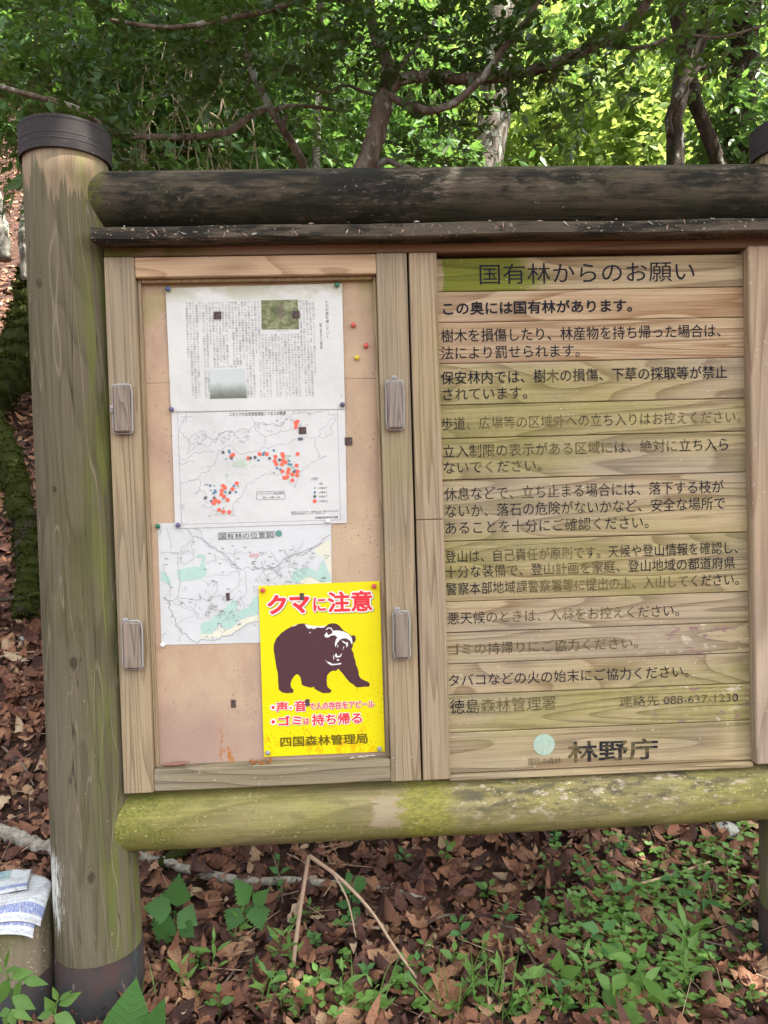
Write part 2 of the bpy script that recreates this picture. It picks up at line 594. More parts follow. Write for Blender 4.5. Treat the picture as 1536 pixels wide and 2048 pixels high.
def post_extra(b, c, raw, v, g):
    x, y, z = b.sep(raw)
    x = b.math('SUBTRACT', x, PX)
    # pale wood left dry under the cap, ending in long points
    tip = b.noise(b.comb(b.math('MULTIPLY', x, 26), b.math('MULTIPLY', y, 26), b.math('MULTIPLY', z, 2.0)), 1.0, 4, 0.6, 0.3)
    zz = b.math('SUBTRACT', z, b.math('MULTIPLY', b.math('SUBTRACT', tip, 0.5), 0.5))
    pale = b.sm(zz, 2.0, 2.02)
    c = b.mix(b.math('MULTIPLY', pale, 0.85), c, b.mix(g, (0.34, 0.245, 0.155), (0.22, 0.15, 0.09)))
    # chalky lichen bloom low on the left side
    n = b.noise(b.map(raw, (160, 160, 22)), 1.0, 3, 0.7)
    area = b.math('MULTIPLY', b.sm(z, 0.16, 0.30), b.sm(z, 0.50, 0.36))
    area = b.math('MULTIPLY', area, b.sm(x, -0.02, -0.085))
    c = b.mix(b.math('MULTIPLY', b.sm(b.math('ADD', n, b.math('MULTIPLY', area, 0.34)), 0.66, 0.82), b.sm(area, 0, .3)), c, (0.62, 0.62, 0.56))
    sp = b.noise(b.map(raw, (190, 190, 120)), 1.0, 2, 0.5)
    lowz = b.sm(z, 1.5, 0.5)
    c = b.mix(b.math('MULTIPLY', b.sm(sp, 0.70, 0.74), b.math("MULTIPLY", lowz, b.sm(b.noise(b.map(raw, (6, 6, 3)), 1, 3), 0.4, 0.6))), c, (0.42, 0.4, 0.25))
    # green bloom on the side towards the board
    gm = b.noise(b.map(raw, (40, 40, 3.5)), 1.0, 3, 0.6)
    gx = b.math('MULTIPLY', b.sm(x, 0.02, 0.07), b.sm(gm, 0.4, 0.58))
    c = b.mix(b.math('MULTIPLY', gx, 0.7), c, (0.13, 0.15, 0.03))
    rn = b.noise(b.map(raw, (13, 13, 1.1), loc=(7, 5, 2)), 1.0, 2.0, 0.45, 0.4)
    rc = b.math('ABSOLUTE', b.math('SUBTRACT', b.math('FRACT', b.math('MULTIPLY', rn, 9)), 0.5))
    fl = b.noise(b.map(raw, (150, 150, 5)), 1.0, 3, 0.7)
    c = b.mix(b.math('MULTIPLY', b.sm(rc, 0.07, 0.0), b.math('MULTIPLY', fl, 1.0)), c, (0.29, 0.245, 0.17))
    pt = b.noise(b.map(raw, (16, 16, 1.6), loc=(1, 9, 2)), 1.0, 3, 0.5)
    c = b.mix(b.math('MULTIPLY', b.sm(pt, 0.52, 0.6), 0.45), c, (0.175, 0.143, 0.10))
    c = b.mix(b.math('MULTIPLY', b.math('SUBTRACT', fl, 0.5), 0.9, clamp=True), c, (0.08, 0.065, 0.035))
    for kx, kz, kr in ((-0.052, 1.785, 0.03), (0.0, 0.885, 0.034), (0.02, 0.37, 0.026), (-0.03, 1.3, 0.02)):
        d_ = b.math('SQRT', b.math('ADD', b.math('POWER', b.math('SUBTRACT', x, kx), 2.0), b.math('POWER', b.math('MULTIPLY', b.math('SUBTRACT', z, kz), 0.6), 2.0)))
        d_ = b.math('ADD', d_, b.math('MULTIPLY', b.math('SUBTRACT', b.noise(b.map(raw, (45, 45, 30)), 1, 3, .6), 0.5), 0.022))
        near = b.sm(d_, kr, kr * 0.5)
        kring = b.math('FRACT', b.math('MULTIPLY', d_, 150))
        c = b.mix(b.math('MULTIPLY', near, 0.5), c, b.mix(kring, (0.07, 0.057, 0.032), (0.17, 0.145, 0.09)))
        c = b.mix(b.math('MULTIPLY', b.sm(d_, kr * .3, kr * .12), 0.8), c, (0.045, 0.033, 0.02))
    # dry checks
    ck = b.noise(b.map(raw, (38, 38, 0.9), loc=(3, 3, 3)), 1.0, 1, 0.4)
    crack = b.sm(b.math('ABSOLUTE', b.math('SUBTRACT', ck, 0.5)), 0.006, 0.0)
    c = b.mix(b.math('MULTIPLY', crack, 0.8), c, (0.03, 0.025, 0.015))
    return c


W_POST = wood("post_wood", 'Z', (0.135, 0.118, 0.07), (0.06, 0.054, 0.029), 1.0, rings=12, along=0.9, across=9, line=0.55, fibre=0.8,
              algae=0.4, algae_col=(0.09, 0.088, 0.03), grey=0.65, grey_col=(0.155, 0.128, 0.088), extra=post_extra, bump=0.6)
W_STUMP = wood("stump_wood", 'Z', (0.19, 0.145, 0.09), (0.08, 0.062, 0.036), 6.0, rings=9, across=9, algae=0.75, algae_col=(0.10, 0.11, 0.028),
               grey=0.5, speck=0.9, grime=0.2, grime_scale=(6, 10))


def beam_extra(b, c, raw, v, g):
    x, y, z = b.sep(raw)
    n = b.noise(b.map(raw, (22, 85, 85)), 1.0, 6, 0.75)
    blot = b.noise(b.map(raw, (3.2, 7, 7), loc=(4, 0, 0)), 1.0, 4, 0.65)
    pm = b.math('MULTIPLY', b.sm(n, 0.49, 0.66), b.sm(blot, 0.46, 0.64))
    gr_ = b.noise(b.map(raw, (6, 14, 14), loc=(5, 5, 5)), 1.0, 4, 0.6)
    c = b.mix(b.math('MULTIPLY', b.sm(gr_, 0.48, 0.7), 0.6), c, (0.05, 0.052, 0.022))
    c = b.mix(b.math('MULTIPLY', pm, 0.85), c, (0.27, 0.21, 0.165))
    st_ = b.noise(b.map(raw, (5, 60, 60), loc=(2, 7, 1)), 1.0, 4, 0.7)
    c = b.mix(b.math('MULTIPLY', b.sm(st_, 0.48, 0.66), 0.7), c, (0.010, 0.009, 0.006))
    bk = b.noise(b.map(raw, (4.2, 9, 9), loc=(9, 2, 6)), 1.0, 6, 0.72)
    c = b.mix(b.math('MULTIPLY', b.sm(bk, 0.52, 0.6), 0.88), c, (0.009, 0.009, 0.006))
    end = b.math('MULTIPLY', b.sm(x, -0.545, -0.60), b.sm(b.noise(raw, 60, 5, 0.7), 0.35, 0.6))
    c = b.mix(end, c, b.mix(b.noise(raw, 200, 3), (0.03, 0.035, 0.006), (0.15, 0.16, 0.02)))
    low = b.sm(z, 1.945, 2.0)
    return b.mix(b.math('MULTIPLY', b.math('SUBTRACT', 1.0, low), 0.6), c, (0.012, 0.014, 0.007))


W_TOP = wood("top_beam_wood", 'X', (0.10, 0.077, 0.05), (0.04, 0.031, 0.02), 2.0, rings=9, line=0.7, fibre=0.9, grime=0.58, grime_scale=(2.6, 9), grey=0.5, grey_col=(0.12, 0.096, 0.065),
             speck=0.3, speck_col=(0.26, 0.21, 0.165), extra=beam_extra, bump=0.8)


def low_extra(b, c, raw, v, g):
    x, y, z = b.sep(raw)
    n = b.noise(b.map(raw, (16, 50, 50)), 1.0, 5, 0.72)
    right = b.math('MULTIPLY', b.sm(x, 0.12, 0.3), b.sm(x, 1.1, 0.9))
    hi = b.sm(z, 0.435, 0.49)
    dk = b.math('MULTIPLY', b.sm(n, 0.45, 0.62), b.math('MULTIPLY', right, hi))
    c = b.mix(b.math('MULTIPLY', dk, 0.8), c, (0.075, 0.065, 0.05))
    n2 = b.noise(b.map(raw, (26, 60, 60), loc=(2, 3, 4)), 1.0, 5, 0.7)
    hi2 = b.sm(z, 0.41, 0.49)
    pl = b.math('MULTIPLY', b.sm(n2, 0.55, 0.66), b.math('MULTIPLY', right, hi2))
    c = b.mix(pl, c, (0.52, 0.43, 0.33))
    gl = b.math('MULTIPLY', b.sm(x, -0.38, -0.52), b.sm(b.noise(b.map(raw, (9, 20, 20)), 1.0, 4, 0.6), 0.35, 0.55))
    c = b.mix(b.math('MULTIPLY', gl, 0.85), c, b.mix(b.sm(b.noise(raw, 150, 4, 0.7), 0.35, 0.7), (0.09, 0.105, 0.014), (0.27, 0.27, 0.06)))
    mt = b.noise(b.map(raw, (12, 34, 34), loc=(6, 2, 8)), 1.0, 6, 0.72)
    c = b.mix(b.math('MULTIPLY', b.sm(mt, 0.48, 0.68), 0.55), c, (0.13, 0.125, 0.045))
    mt2 = b.noise(b.map(raw, (70, 200, 200)), 1.0, 4, 0.7)
    c = b.mix(b.math('MULTIPLY', b.sm(mt2, 0.55, 0.75), 0.5), c, (0.11, 0.095, 0.05))
    xn = b.math('ADD', x, b.math('MULTIPLY', b.math('SUBTRACT', b.noise(b.map(raw, (9, 45, 45)), 1.0, 6, 0.75), 0.5), 0.22))
    ym = b.math('MULTIPLY', b.math('MULTIPLY', b.sm(xn, 0.08, 0.13), b.sm(xn, 0.27, 0.19)), b.sm(b.noise(b.map(raw, (14, 12, 12)), 1.0, 3), 0.3, 0.5))
    c = b.mix(b.math('MULTIPLY', ym, 0.75), c, b.mix(b.sm(b.noise(b.map(raw, (60, 140, 140)), 1.0, 4, 0.7), 0.35, 0.65), (0.16, 0.165, 0.03), (0.33, 0.31, 0.05)))
    zn = b.math('ADD', z, b.math('MULTIPLY', b.math('SUBTRACT', b.noise(b.map(raw, (40, 60, 60)), 1.0, 3, 0.6), 0.5), 0.03))
    sc = b.math('MULTIPLY', b.math('MULTIPLY', b.sm(xn, 0.025, 0.04), b.sm(xn, 0.115, 0.09)), b.math('MULTIPLY', b.sm(zn, 0.44, 0.447), b.sm(zn, 0.525, 0.505)))
    return b.mix(b.math('MULTIPLY', sc, 0.8), c, b.mix(b.noise(b.map(raw, (30, 200, 200)), 1, 4, .7), (0.3, 0.235, 0.15), (0.46, 0.36, 0.25)))


W_LOW = wood("bottom_beam_wood", 'X', (0.31, 0.26, 0.11), (0.14, 0.118, 0.045), 3.0, rings=11, line=0.7, fibre=1.0, algae=0.85, algae_col=(0.28, 0.265, 0.06),
             grey=0.5, grey_col=(0.36, 0.29, 0.18), speck=0.7, speck_col=(0.55, 0.5, 0.22), extra=low_extra, bump=0.35)
W_DRIP = wood("drip_board_wood", 'X', (0.085, 0.068, 0.045), (0.03, 0.025, 0.018), 4.0, rings=9, line=.8, fibre=1.0, grime=0.55, grime_scale=(7, 30), grey=0.5,
              grey_col=(0.14, 0.115, 0.08), speck=0.7, speck_col=(0.36, 0.29, 0.22), algae=0.15, algae_col=(0.1, 0.1, 0.03), bump=0.9)


def head_extra(b, c, raw, v, g):
    x, y, z = b.sep(raw)
    gm = b.math('MULTIPLY', b.sm(x, -0.28, -0.42), b.sm(b.noise(b.map(raw, (10, 20, 20)), 1, 4), 0.3, 0.55))
    return b.mix(b.math('MULTIPLY', gm, 0.85), c, (0.09, 0.1, 0.015))


W_HEAD = wood("header_wood", 'X', (0.24, 0.15, 0.085), (0.12, 0.07, 0.04), 5.0, rings=8, grime=0.25, grime_scale=(3, 20), extra=head_extra)
W_STILE = wood("stile_wood", 'Z', (0.40, 0.305, 0.19), (0.2, 0.145, 0.085), 7.0, rings=30, along=0.25, across=12, line=0.8, fibre=1.1, algae=0.36,
               algae_col=(0.25, 0.235, 0.06), algae_scale=2.0, grey=0.75, grey_col=(0.32, 0.268, 0.19), speck=0.2, bump=0.5)
W_STILE2 = wood("sign_stile_wood", 'Z', (0.41, 0.315, 0.195), (0.21, 0.15, 0.085), 8.3, rings=34, along=0.2, across=14, line=0.8, fibre=1.1, algae=0.3,
                algae_col=(0.34, 0.31, 0.06), algae_scale=2.4, grey=0.5, grey_col=(0.37, 0.29, 0.22), bump=0.5)
W_TRIM = wood("trim_wood", 'Z', (0.44, 0.33, 0.22), (0.26, 0.18, 0.12), 9.1, rings=15, along=0.5, across=7, line=0.8, fibre=.9, algae=0.2, algae_col=(0.22, 0.22, 0.05),
              grey=0.7, grey_col=(0.36, 0.29, 0.24), speck=0.5, bump=0.5)
W_RAIL = wood("upper_rail_wood", 'X', (0.58, 0.41, 0.25), (0.36, 0.225, 0.12), 10.0, rings=12, along=2.2, across=9, line=0.9, fibre=0.6, grey=0.3,
              grey_col=(0.45, 0.33, 0.24), bump=0.35)
W_SILL = wood("lower_rail_wood", 'X', (0.3, 0.25, 0.16), (0.15, 0.125, 0.08), 11.0, rings=12, along=1.5, across=9, line=0.85, fibre=1.0, algae=0.25,
              algae_col=(0.15, 0.16, 0.05), grey=0.7, grey_col=(0.27, 0.24, 0.19), grime=0.15, grime_scale=(6, 16), speck=0.4, bump=0.8)
W_LATCH = wood("latch_wood", 'Z', (0.30, 0.24, 0.19), (0.11, 0.085, 0.07), 12.0, rings=12, along=2, across=25, line=0.7, fibre=0.9, grey=0.8,
               grey_col=(0.33, 0.29, 0.26), bump=0.9)
METAL_CAP = wood("cap_sheet", 'X', (0.036, 0.032, 0.032), (0.026, 0.023, 0.023), 41.0, rings=1, line=0.2, fibre=0.3, grey=0.5, grey_col=(0.055, 0.05, 0.05), grime=0.25, grime_scale=(9, 12), speck=0.5, speck_col=(0.12, 0.11, 0.1), bump=0.15)


def copper():
    b = NB("sleeve_copper")
    co = b.co()
    n = b.noise(b.map(co, (14, 14, 9)), 1, 5, 0.65)
    c = b.ramp(n, [(0.3, (0.075, 0.032, 0.024)), (0.47, (0.05, 0.036, 0.035)), (0.6, (0.032, 0.032, 0.034)), (0.75, (0.05, 0.07, 0.072))])
    s = b.noise(b.map(co, (70, 70, 20)), 1, 3, 0.6)
    c = b.mix(b.math('MULTIPLY', b.sm(s, 0.62, 0.7), 0.45), c, (0.24, 0.23, 0.2))
    z = b.sep(co)[2]
    c = b.mix(b.math('MULTIPLY', b.sm(z, 0.1, 0.0), 0.5), c, (0.05, 0.055, 0.055))
    return b.done(c, 0.7, 0.2, 0.0)


M_COPPER = copper()


def cord_mat():
    b = NB("cord_fibre")
    x, y, z = b.sep(b.co())
    w = b.math('SINE', b.math('MULTIPLY', b.math('ADD', x, z), 1400))
    return b.done(b.mix(b.math('ADD', b.math('MULTIPLY', w, .4), .5), (0.27, 0.26, 0.25), (0.52, 0.51, 0.50)), 0.9, 0.1)


M_CORD = cord_mat()


def panel_mat():
    b = NB("hardboard")
    co = b.co()
    n = b.noise(b.map(co, (5, 5, 3)), 1, 5, 0.65)
    c = b.ramp(n, [(0.3, (0.40, 0.27, 0.205)), (0.5, (0.52, 0.375, 0.255)), (0.68, (0.60, 0.47, 0.31))])
    g = b.noise(co, 330, 2, 0.6)
    c = b.mix(b.math('MULTIPLY', b.sm(g, 0.56, 0.66), 0.4), c, (0.32, 0.2, 0.13))
    s = b.noise(b.map(co, loc=(3, 1, 2)), 170, 2, 0.5)
    area = b.noise(b.map(co, loc=(1, 4, 2)), 9, 3)
    c = b.mix(b.math('MULTIPLY', b.sm(s, 0.66, 0.7), b.sm(area, 0.45, 0.62)), c, (0.16, 0.09, 0.06))
    x, y, z = b.sep(co)
    damp = b.noise(b.map(co, (4, 4, 9), loc=(8, 1, 5)), 1, 4)
    c = b.mix(b.math('MULTIPLY', b.sm(b.math('ADD', b.math('SUBTRACT', 0.80, z), b.math('MULTIPLY', damp, 0.4)), 0.12, 0.36), 0.65), c, (0.37, 0.25, 0.21))
    rust = b.math('MULTIPLY', b.sm(b.noise(b.map(co, (60, 60, 25)), 1, 4, 0.7), 0.52, 0.62),
                  b.math('MULTIPLY', b.math('MULTIPLY', b.sm(x, -0.355, -0.33), b.sm(x, -0.29, -0.32)), b.sm(z, 0.75, 0.66)))
    c = b.mix(rust, c, (0.42, 0.15, 0.02))
    gr = b.math('MULTIPLY', b.sm(b.noise(b.map(co, (12, 12, 12), loc=(1, 1, 7)), 1, 4), 0.45, 0.65), b.sm(z, 1.62, 1.74))
    c = b.mix(b.math('MULTIPLY', gr, 0.55), c, (0.3, 0.29, 0.1))
    b.bump(g, 0.15, 0.001)
    return b.done(c, 0.75, 0.25)


M_PANEL = panel_mat()


def ink_mat(name, dark=(0.012, 0.014, 0.022), faded_groove=(0.15, 0.115, 0.05)):  # worn letters: the shade of the groove is put into this colour
    b = NB(name)
    f = b.attr('fade')
    n = b.noise(b.map(b.co(), (1, 1, 1)), 55, 4, 0.65)
    chip = b.noise(b.map(b.co(), (14, 1, 190)), 1, 3, 0.7)
    k = b.math('ADD', f, b.math('MULTIPLY', b.math('SUBTRACT', n, 0.5), 1.2))
    k = b.math('ADD', k, b.math('MULTIPLY', b.math('SUBTRACT', chip, 0.52), b.math('MULTIPLY', b.math('SUBTRACT', 1.15, f), 2.4)))
    c = b.mix(b.sm(k, 0.30, 0.72), faded_groove, dark)
    b.done(c, 0.8, 0.2)
    tr = b.t.nodes.new('ShaderNodeBsdfTransparent')
    mx = b.t.nodes.new('ShaderNodeMixShader')
    b.t.links.new(b.sm(k, -0.12, 0.16), mx.inputs[0])
    b.t.links.new(tr.outputs[0], mx.inputs[1]); b.t.links.new(b.bs.outputs[0], mx.inputs[2])
    b.t.links.new(mx.outputs[0], b.out.inputs[0])
    return b.m


M_INK = ink_mat("engraved_paint")

# ------------------------------------------------------------------ THE NOTICE BOARD
YF, YP, YK = 0.0, 0.036, 0.026              # front of frames, hardboard face, sign planks face
print("posts", PX, PXR, P(130, 225, -.045), P(95, 288, -.045), P(190, 1925, -.04))
board = thing("notice_board", (0.0, 0.0, 0.0), "weathered wooden notice board of round logs with a paper case and carved lettering", "notice board")
ORI = ORIGIN[board.name]


def wobble(seed, amp):
    g = np.random.default_rng(seed)
    ph = g.uniform(0, 6.28, 4)
    return lambda a, z: amp * (np.sin(2 * a + ph[0] + z) + 0.6 * np.sin(3 * a + ph[1] - z * 2) + 0.4 * np.sin(5 * a + ph[2] + 3 * z))


def lean(v):
    v = np.array(v); v[:, 0] += (-0.0075 if v[0, 0] < 0 else 0.010) * v[:, 2] / 2.1
    return v


for px_ in (PX, PXR):
    zs = [0.0] + list(np.linspace(0.1, 2.12, 26))
    v, f = lathe([(0.1035 - 0.0045 * z / 2, z) for z in zs], px_, PY, 72, wobble(int(px_ * 10) + 50, 0.004))
    post = mesh_obj("post", lean(v), f, W_POST, board, True)
    prof = [(0.102, 2.098), (0.1062, 2.0975), (0.1064, 2.117), (0.1070, 2.118), (0.1070, 2.120), (0.1064, 2.121), (0.1064, 2.131), (0.1070, 2.132), (0.1070, 2.134),
            (0.1064, 2.135), (0.1066, 2.164), (0.1074, 2.166), (0.1074, 2.171), (0.106, 2.173), (0.102, 2.168), (0.02, 2.170)]
    v, f = lathe(prof, px_, PY, 120, wobble(5, 0.003))
    mesh_obj("post_cap", lean(v), f, METAL_CAP, post, False)
    v, f = lathe([(0.104, 0.150), (0.1062, 0.151), (0.1068, 0.05), (0.106, -0.05)], px_, PY, 72, wobble(9, 0.003))
    mesh_obj("post_sleeve", lean(v), f, M_COPPER, post, True)


def log_x(x0, x1, cz, cy, r, seed):
    xs = np.linspace(x0, x1, 60)
    a = np.linspace(0, 2 * math.pi, 48, endpoint=False)
    g = np.random.default_rng(seed); ph = g.uniform(0, 6.3, 6)
    V, F = [], []
    for x in xs:
        rr = r * (1 + 0.012 * np.sin(2 * a + ph[0] + x * 1.3) + 0.008 * np.sin(3 * a + ph[1] + 2.1 * x) + 0.006 * math.sin(5 * x + ph[2]))
        V.append(np.stack([np.full(48, x), cy + rr * np.cos(a), cz + rr * np.sin(a)], 1))
    for i in range(59):
        for j in range(48):
            k = (j + 1) % 48
            F.append((i * 48 + j, i * 48 + k, (i + 1) * 48 + k, (i + 1) * 48 + j))
    F.append(tuple(range(48))[::-1]); F.append(tuple(59 * 48 + j for j in range(48)))
    V = np.concatenate(V)
    return V, F


zt_top = P(700, 336, 0.03)[2]
zb_bot = P(700, 1680, 0.03)[2]
RB = 0.079
top_cz = P(700, 337, PY + 0.010)[2] - RB / 0.925
low_cz = P(700, 1681, PY + 0.008)[2] + RB / 0.918
v, f = log_x(PX + 0.02, PXR - 0.02, top_cz, PY + 0.010, RB, 1)
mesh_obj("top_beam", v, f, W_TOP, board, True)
v, f = log_x(PX + 0.02, PXR - 0.02, low_cz, PY + 0.008, RB, 2)
mesh_obj("bottom_beam", v, f, W_LOW, board, True)

XR = PXR + 0.03
xl = P(207, 514, YF)[0]
z_top = P(500, 510, YF)[2]; z_bot = P(500, 1577, YF)[2]
x_a = P(268, 514, YF)[0]; x_b = P(752, 506, YF)[0]; x_c = P(813, 507, YF)[0]
x_d = P(817.5, 507, YF)[0]; x_e = P(873, 507, YF)[0]; x_f = P(1490, 507, YF)[0] + 0.008
# drip board: a tilted plank
zd0 = P(800, 473, -0.050)[2]; zd1 = P(800, 445, -0.046)[2]
xd0 = P(180, 460, -0.050)[0]
yz = [(-0.045, zd0), (-0.0505, zd0 + 0.004), (-0.048, zd1 - 0.004), (-0.042, zd1), (0.03, zd1 + 0.004), (0.03, zd0 + 0.001)]
nx = 60
V, F = [], []
for i, x in enumerate(np.linspace(xd0, PXR + 0.12, nx)):
    for (y, z) in yz:
        V.append((x + (0.012 if (i == 0 and y > -0.04) else 0), y + 0.0016 * math.sin(7 * x + y * 90), z + 0.0013 * math.sin(11 * x + 60 * y) + rng.normal() * 0.0004))
k7 = len(yz)
for i in range(nx - 1):
    for j in range(k7):
        q = (j + 1) % k7
        F.append((i * k7 + j, (i + 1) * k7 + j, (i + 1) * k7 + q, i * k7 + q))
F.append(tuple(range(k7))); F.append(tuple((nx - 1) * k7 + j for j in range(k7))[::-1])
V = np.array(V)
F = [q[::-1] for q in F]
mesh_obj("drip_board", V, F, W_DRIP, board)
mesh_obj("gap_backing", *box(xl + 0.01, XR - 0.01, 0.0605, 0.075, z_bot + 0.01, zd0 - 0.005), W_SILL, board)  # backing added behind the seams so no sky light shows through
mesh_obj("header_board", *box(xl - 0.001, XR, 0.008, 0.06, z_top + 0.003, zd0 + 0.008, 0.002), W_HEAD, board)
# display case frame
zr1 = P(500, 551, YF)[2]                    # lower edge of the upper rail
zs1 = P(500, 1532, YF)[2]                   # upper edge of the lower rail
for xa, xb in ((xl, x_a), (x_b, x_c)):
    mesh_obj("stile", *box(xa, xb, YF, 0.05, z_bot, z_top, 0.002), W_STILE, board)
mesh_obj("upper_rail", *box(x_a + .0005, x_b - .0005, YF + 0.001, 0.05, zr1, z_top - 0.0015, 0.002), W_RAIL, board)
mesh_obj("lower_rail", *box(x_a + .0005, x_b - .0005, YF + 0.001, 0.05, z_bot + 0.0015, zs1, 0.003), W_SILL, board)
mb = MB()
t = 0.009
for (a0, a1, b0, b1) in ((x_a, x_a + t, zs1, zr1), (x_b - t, x_b, zs1, zr1), (x_a + t, x_b - t, zr1 - t, zr1)):
    mb.add(*box(a0 + .0006, a1 - .0006, 0.018, 0.05, b0 + .0006, b1 - .0006, 0.0015))
mb.build("glazing_bead", W_STILE2, board)
zj = P(310, 766, YP)[2]
mesh_obj("back_panel", *box(x_a - 0.01, x_b + 0.01, YP, 0.049, zj + 0.0004, zr1 + 0.01, 0.0), M_PANEL, board)
mesh_obj("back_panel", *box(x_a - 0.01, x_b + 0.01, YP + 0.0003, 0.049, zs1 - 0.01, zj - 0.0004, 0.0), M_PANEL, board)
zjo = P(845, 1040, YF)[2]
for a0, a1 in ((z_bot, zjo - 0.0006), (zjo + 0.0006, z_top)):
    mesh_obj("sign_stile", *box(x_d, x_e, YF, 0.06, a0, a1, 0.002), W_STILE2, board)
mesh_obj("sign_trim", *box(x_f, XR, YF - 0.002, 0.06, P(1500, 1530, YF)[2], z_top + 0.004, 0.003), W_TRIM, board)
mesh_obj("sign_trim", *box(x_f - 0.001, x_f + 0.02, YF + 0.014, 0.06, P(1500, 1530, YF)[2] + 0.004, z_top - .002, 0.002), W_STILE2, board)

# sign planks
SEAM_L = [517, 580, 643, 723, 806, 877, 960, 1082, 1203, 1265, 1327, 1389, 1466, 1547]
SEAM_R = [508, 577, 637, 719, 801, 863, 945, 1066, 1185, 1246, 1308, 1369, 1442, 1522]
seams = [(P(880 + 1.5 * i, l, YK)[2] + P(1478, r, YK)[2]) / 2 for i, (l, r) in enumerate(zip(SEAM_L, SEAM_R))]
FRESH_DAPPLE = [0.35, 1.0, 0.95, 0.35, 0.15, 0.15, 0.3, 0.25, 0.4, 0.3, 0.5, 0.2, 0.3]  # fresher wood; the warm planks also carry sun dapple in their colour
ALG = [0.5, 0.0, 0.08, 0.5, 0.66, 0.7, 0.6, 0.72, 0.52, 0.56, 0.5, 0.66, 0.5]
planks = []


def lerp3(a, b, t): return tuple(x + (y - x) * t for x, y in zip(a, b))


def plank_extra(i):
    def fn(b, c, raw, v, g):
        x, y, z = b.sep(raw)
        if i == 0:
            m_ = b.math('MULTIPLY', b.sm(x, 0.235, 0.26), b.sm(x, 0.62, 0.32))
            n = b.noise(b.map(raw, (6, 20, 20)), 1, 4, 0.6)
            return b.mix(b.math('MULTIPLY', b.sm(b.math('ADD', m_, n), 0.8, 1.2), 0.9), c, b.mix(g, (0.17, 0.2, 0.012), (0.1, 0.12, 0.01)))
        if i in (9, 11):
            n = b.noise(b.map(raw, (30, 60, 60)), 1, 4, 0.6)
            m_ = b.sm(x, 0.62, 0.9)
            c = b.mix(b.math('MULTIPLY', b.sm(n, 0.55, 0.65), m_), c, (0.26, 0.15, 0.15))
            return b.mix(b.math('MULTIPLY', b.sm(n, 0.4, 0.33), b.math('MULTIPLY', m_, .8)), c, (0.6, 0.5, 0.4))
        return c
    return fn


for i in range(13):
    fr = FRESH_DAPPLE[i]
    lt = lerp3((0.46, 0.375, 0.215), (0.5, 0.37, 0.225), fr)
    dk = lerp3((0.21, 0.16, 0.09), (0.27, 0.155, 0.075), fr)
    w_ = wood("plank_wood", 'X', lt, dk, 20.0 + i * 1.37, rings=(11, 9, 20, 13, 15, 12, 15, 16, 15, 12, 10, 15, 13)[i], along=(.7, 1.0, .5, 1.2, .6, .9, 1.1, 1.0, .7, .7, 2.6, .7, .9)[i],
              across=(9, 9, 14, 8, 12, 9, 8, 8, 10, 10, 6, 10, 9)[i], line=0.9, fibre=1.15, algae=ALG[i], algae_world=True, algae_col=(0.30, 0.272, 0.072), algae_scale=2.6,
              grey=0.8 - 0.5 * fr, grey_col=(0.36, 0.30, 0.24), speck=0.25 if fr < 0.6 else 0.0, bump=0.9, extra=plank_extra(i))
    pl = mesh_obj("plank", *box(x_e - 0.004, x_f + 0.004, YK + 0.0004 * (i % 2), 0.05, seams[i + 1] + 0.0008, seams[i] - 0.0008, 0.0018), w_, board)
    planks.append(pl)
mesh_obj("sign_sill", *box(x_e + 0.0005, x_f - 0.001, 0.012, 0.055, seams[13] - 0.014, seams[13] - 0.001, 0.002), w_, board)
for i, (k, words, lc, rc, h, ink, off) in enumerate(BOARD_LINES):
    v, f = fit_text(('b', i), lc, rc, h, YK, lift=0.0008)
    u = (v[:, 0] - v[:, 0].min()) / (np.ptp(v[:, 0]) + 1e-9)
    fd = np.interp(u, np.linspace(0, 1, len(ink)), ink)
    mesh_obj("lettering", v, f, M_INK, planks[k], fade=fd)
M_MINT = plain("mint_paint", (0.38, 0.52, 0.42), 0.8, 0.2, 0.2, 90)
M_MINT2 = plain("faded_white_paint", (0.6, 0.62, 0.5), 0.8, 0.2, 0.2, 90)
cpt = P(1088, 1489, YK)
rr_ = 22 / FPX * (DIST + YK)
ang = np.linspace(0, 2 * math.pi, 40, endpoint=False)
emb = mesh_obj("emblem", np.stack([cpt[0] + rr_ * np.cos(ang), np.full(40, YK - .001), cpt[2] + rr_ * np.sin(ang)], 1)[::-1], [tuple(range(40))[::-1]], M_MINT, planks[12])


def ribbon(pts2, w, Y, closed=False):
    """flat line of width w on the plane y=Y through (x,z) points"""
    p = np.asarray(pts2, float)
    if closed: p = np.vstack([p, p[:1]])
    d = np.gradient(p, axis=0); d /= np.linalg.norm(d, axis=1)[:, None] + 1e-12
    n = np.stack([-d[:, 1], d[:, 0]], 1) * w / 2
    a, b = p + n, p - n
    v = np.concatenate([np.stack([a[:, 0], np.full(len(p), Y), a[:, 1]], 1), np.stack([b[:, 0], np.full(len(p), Y), b[:, 1]], 1)])
    k = len(p)
    return v, [(i, i + 1, k + i + 1, k + i) for i in range(k - 1)]


mb = MB()
for dx in (-0.55, 0, 0.55):
    x0 = cpt[0] + dx * rr_; z0 = cpt[2] - rr_ * 0.75
    mb.add(*ribbon([(x0, z0), (x0, z0 + rr_ * 0.75)], .0016, YK - .0016))
    for q in (0.25, 0.5):
        mb.add(*ribbon([(x0 - rr_ * .28, z0 + rr_ * (q + .28)), (x0, z0 + rr_ * q), (x0 + rr_ * .28, z0 + rr_ * (q + .28))], .0014, YK - .0016))
mb.build("emblem_trees", M_MINT2, emb)
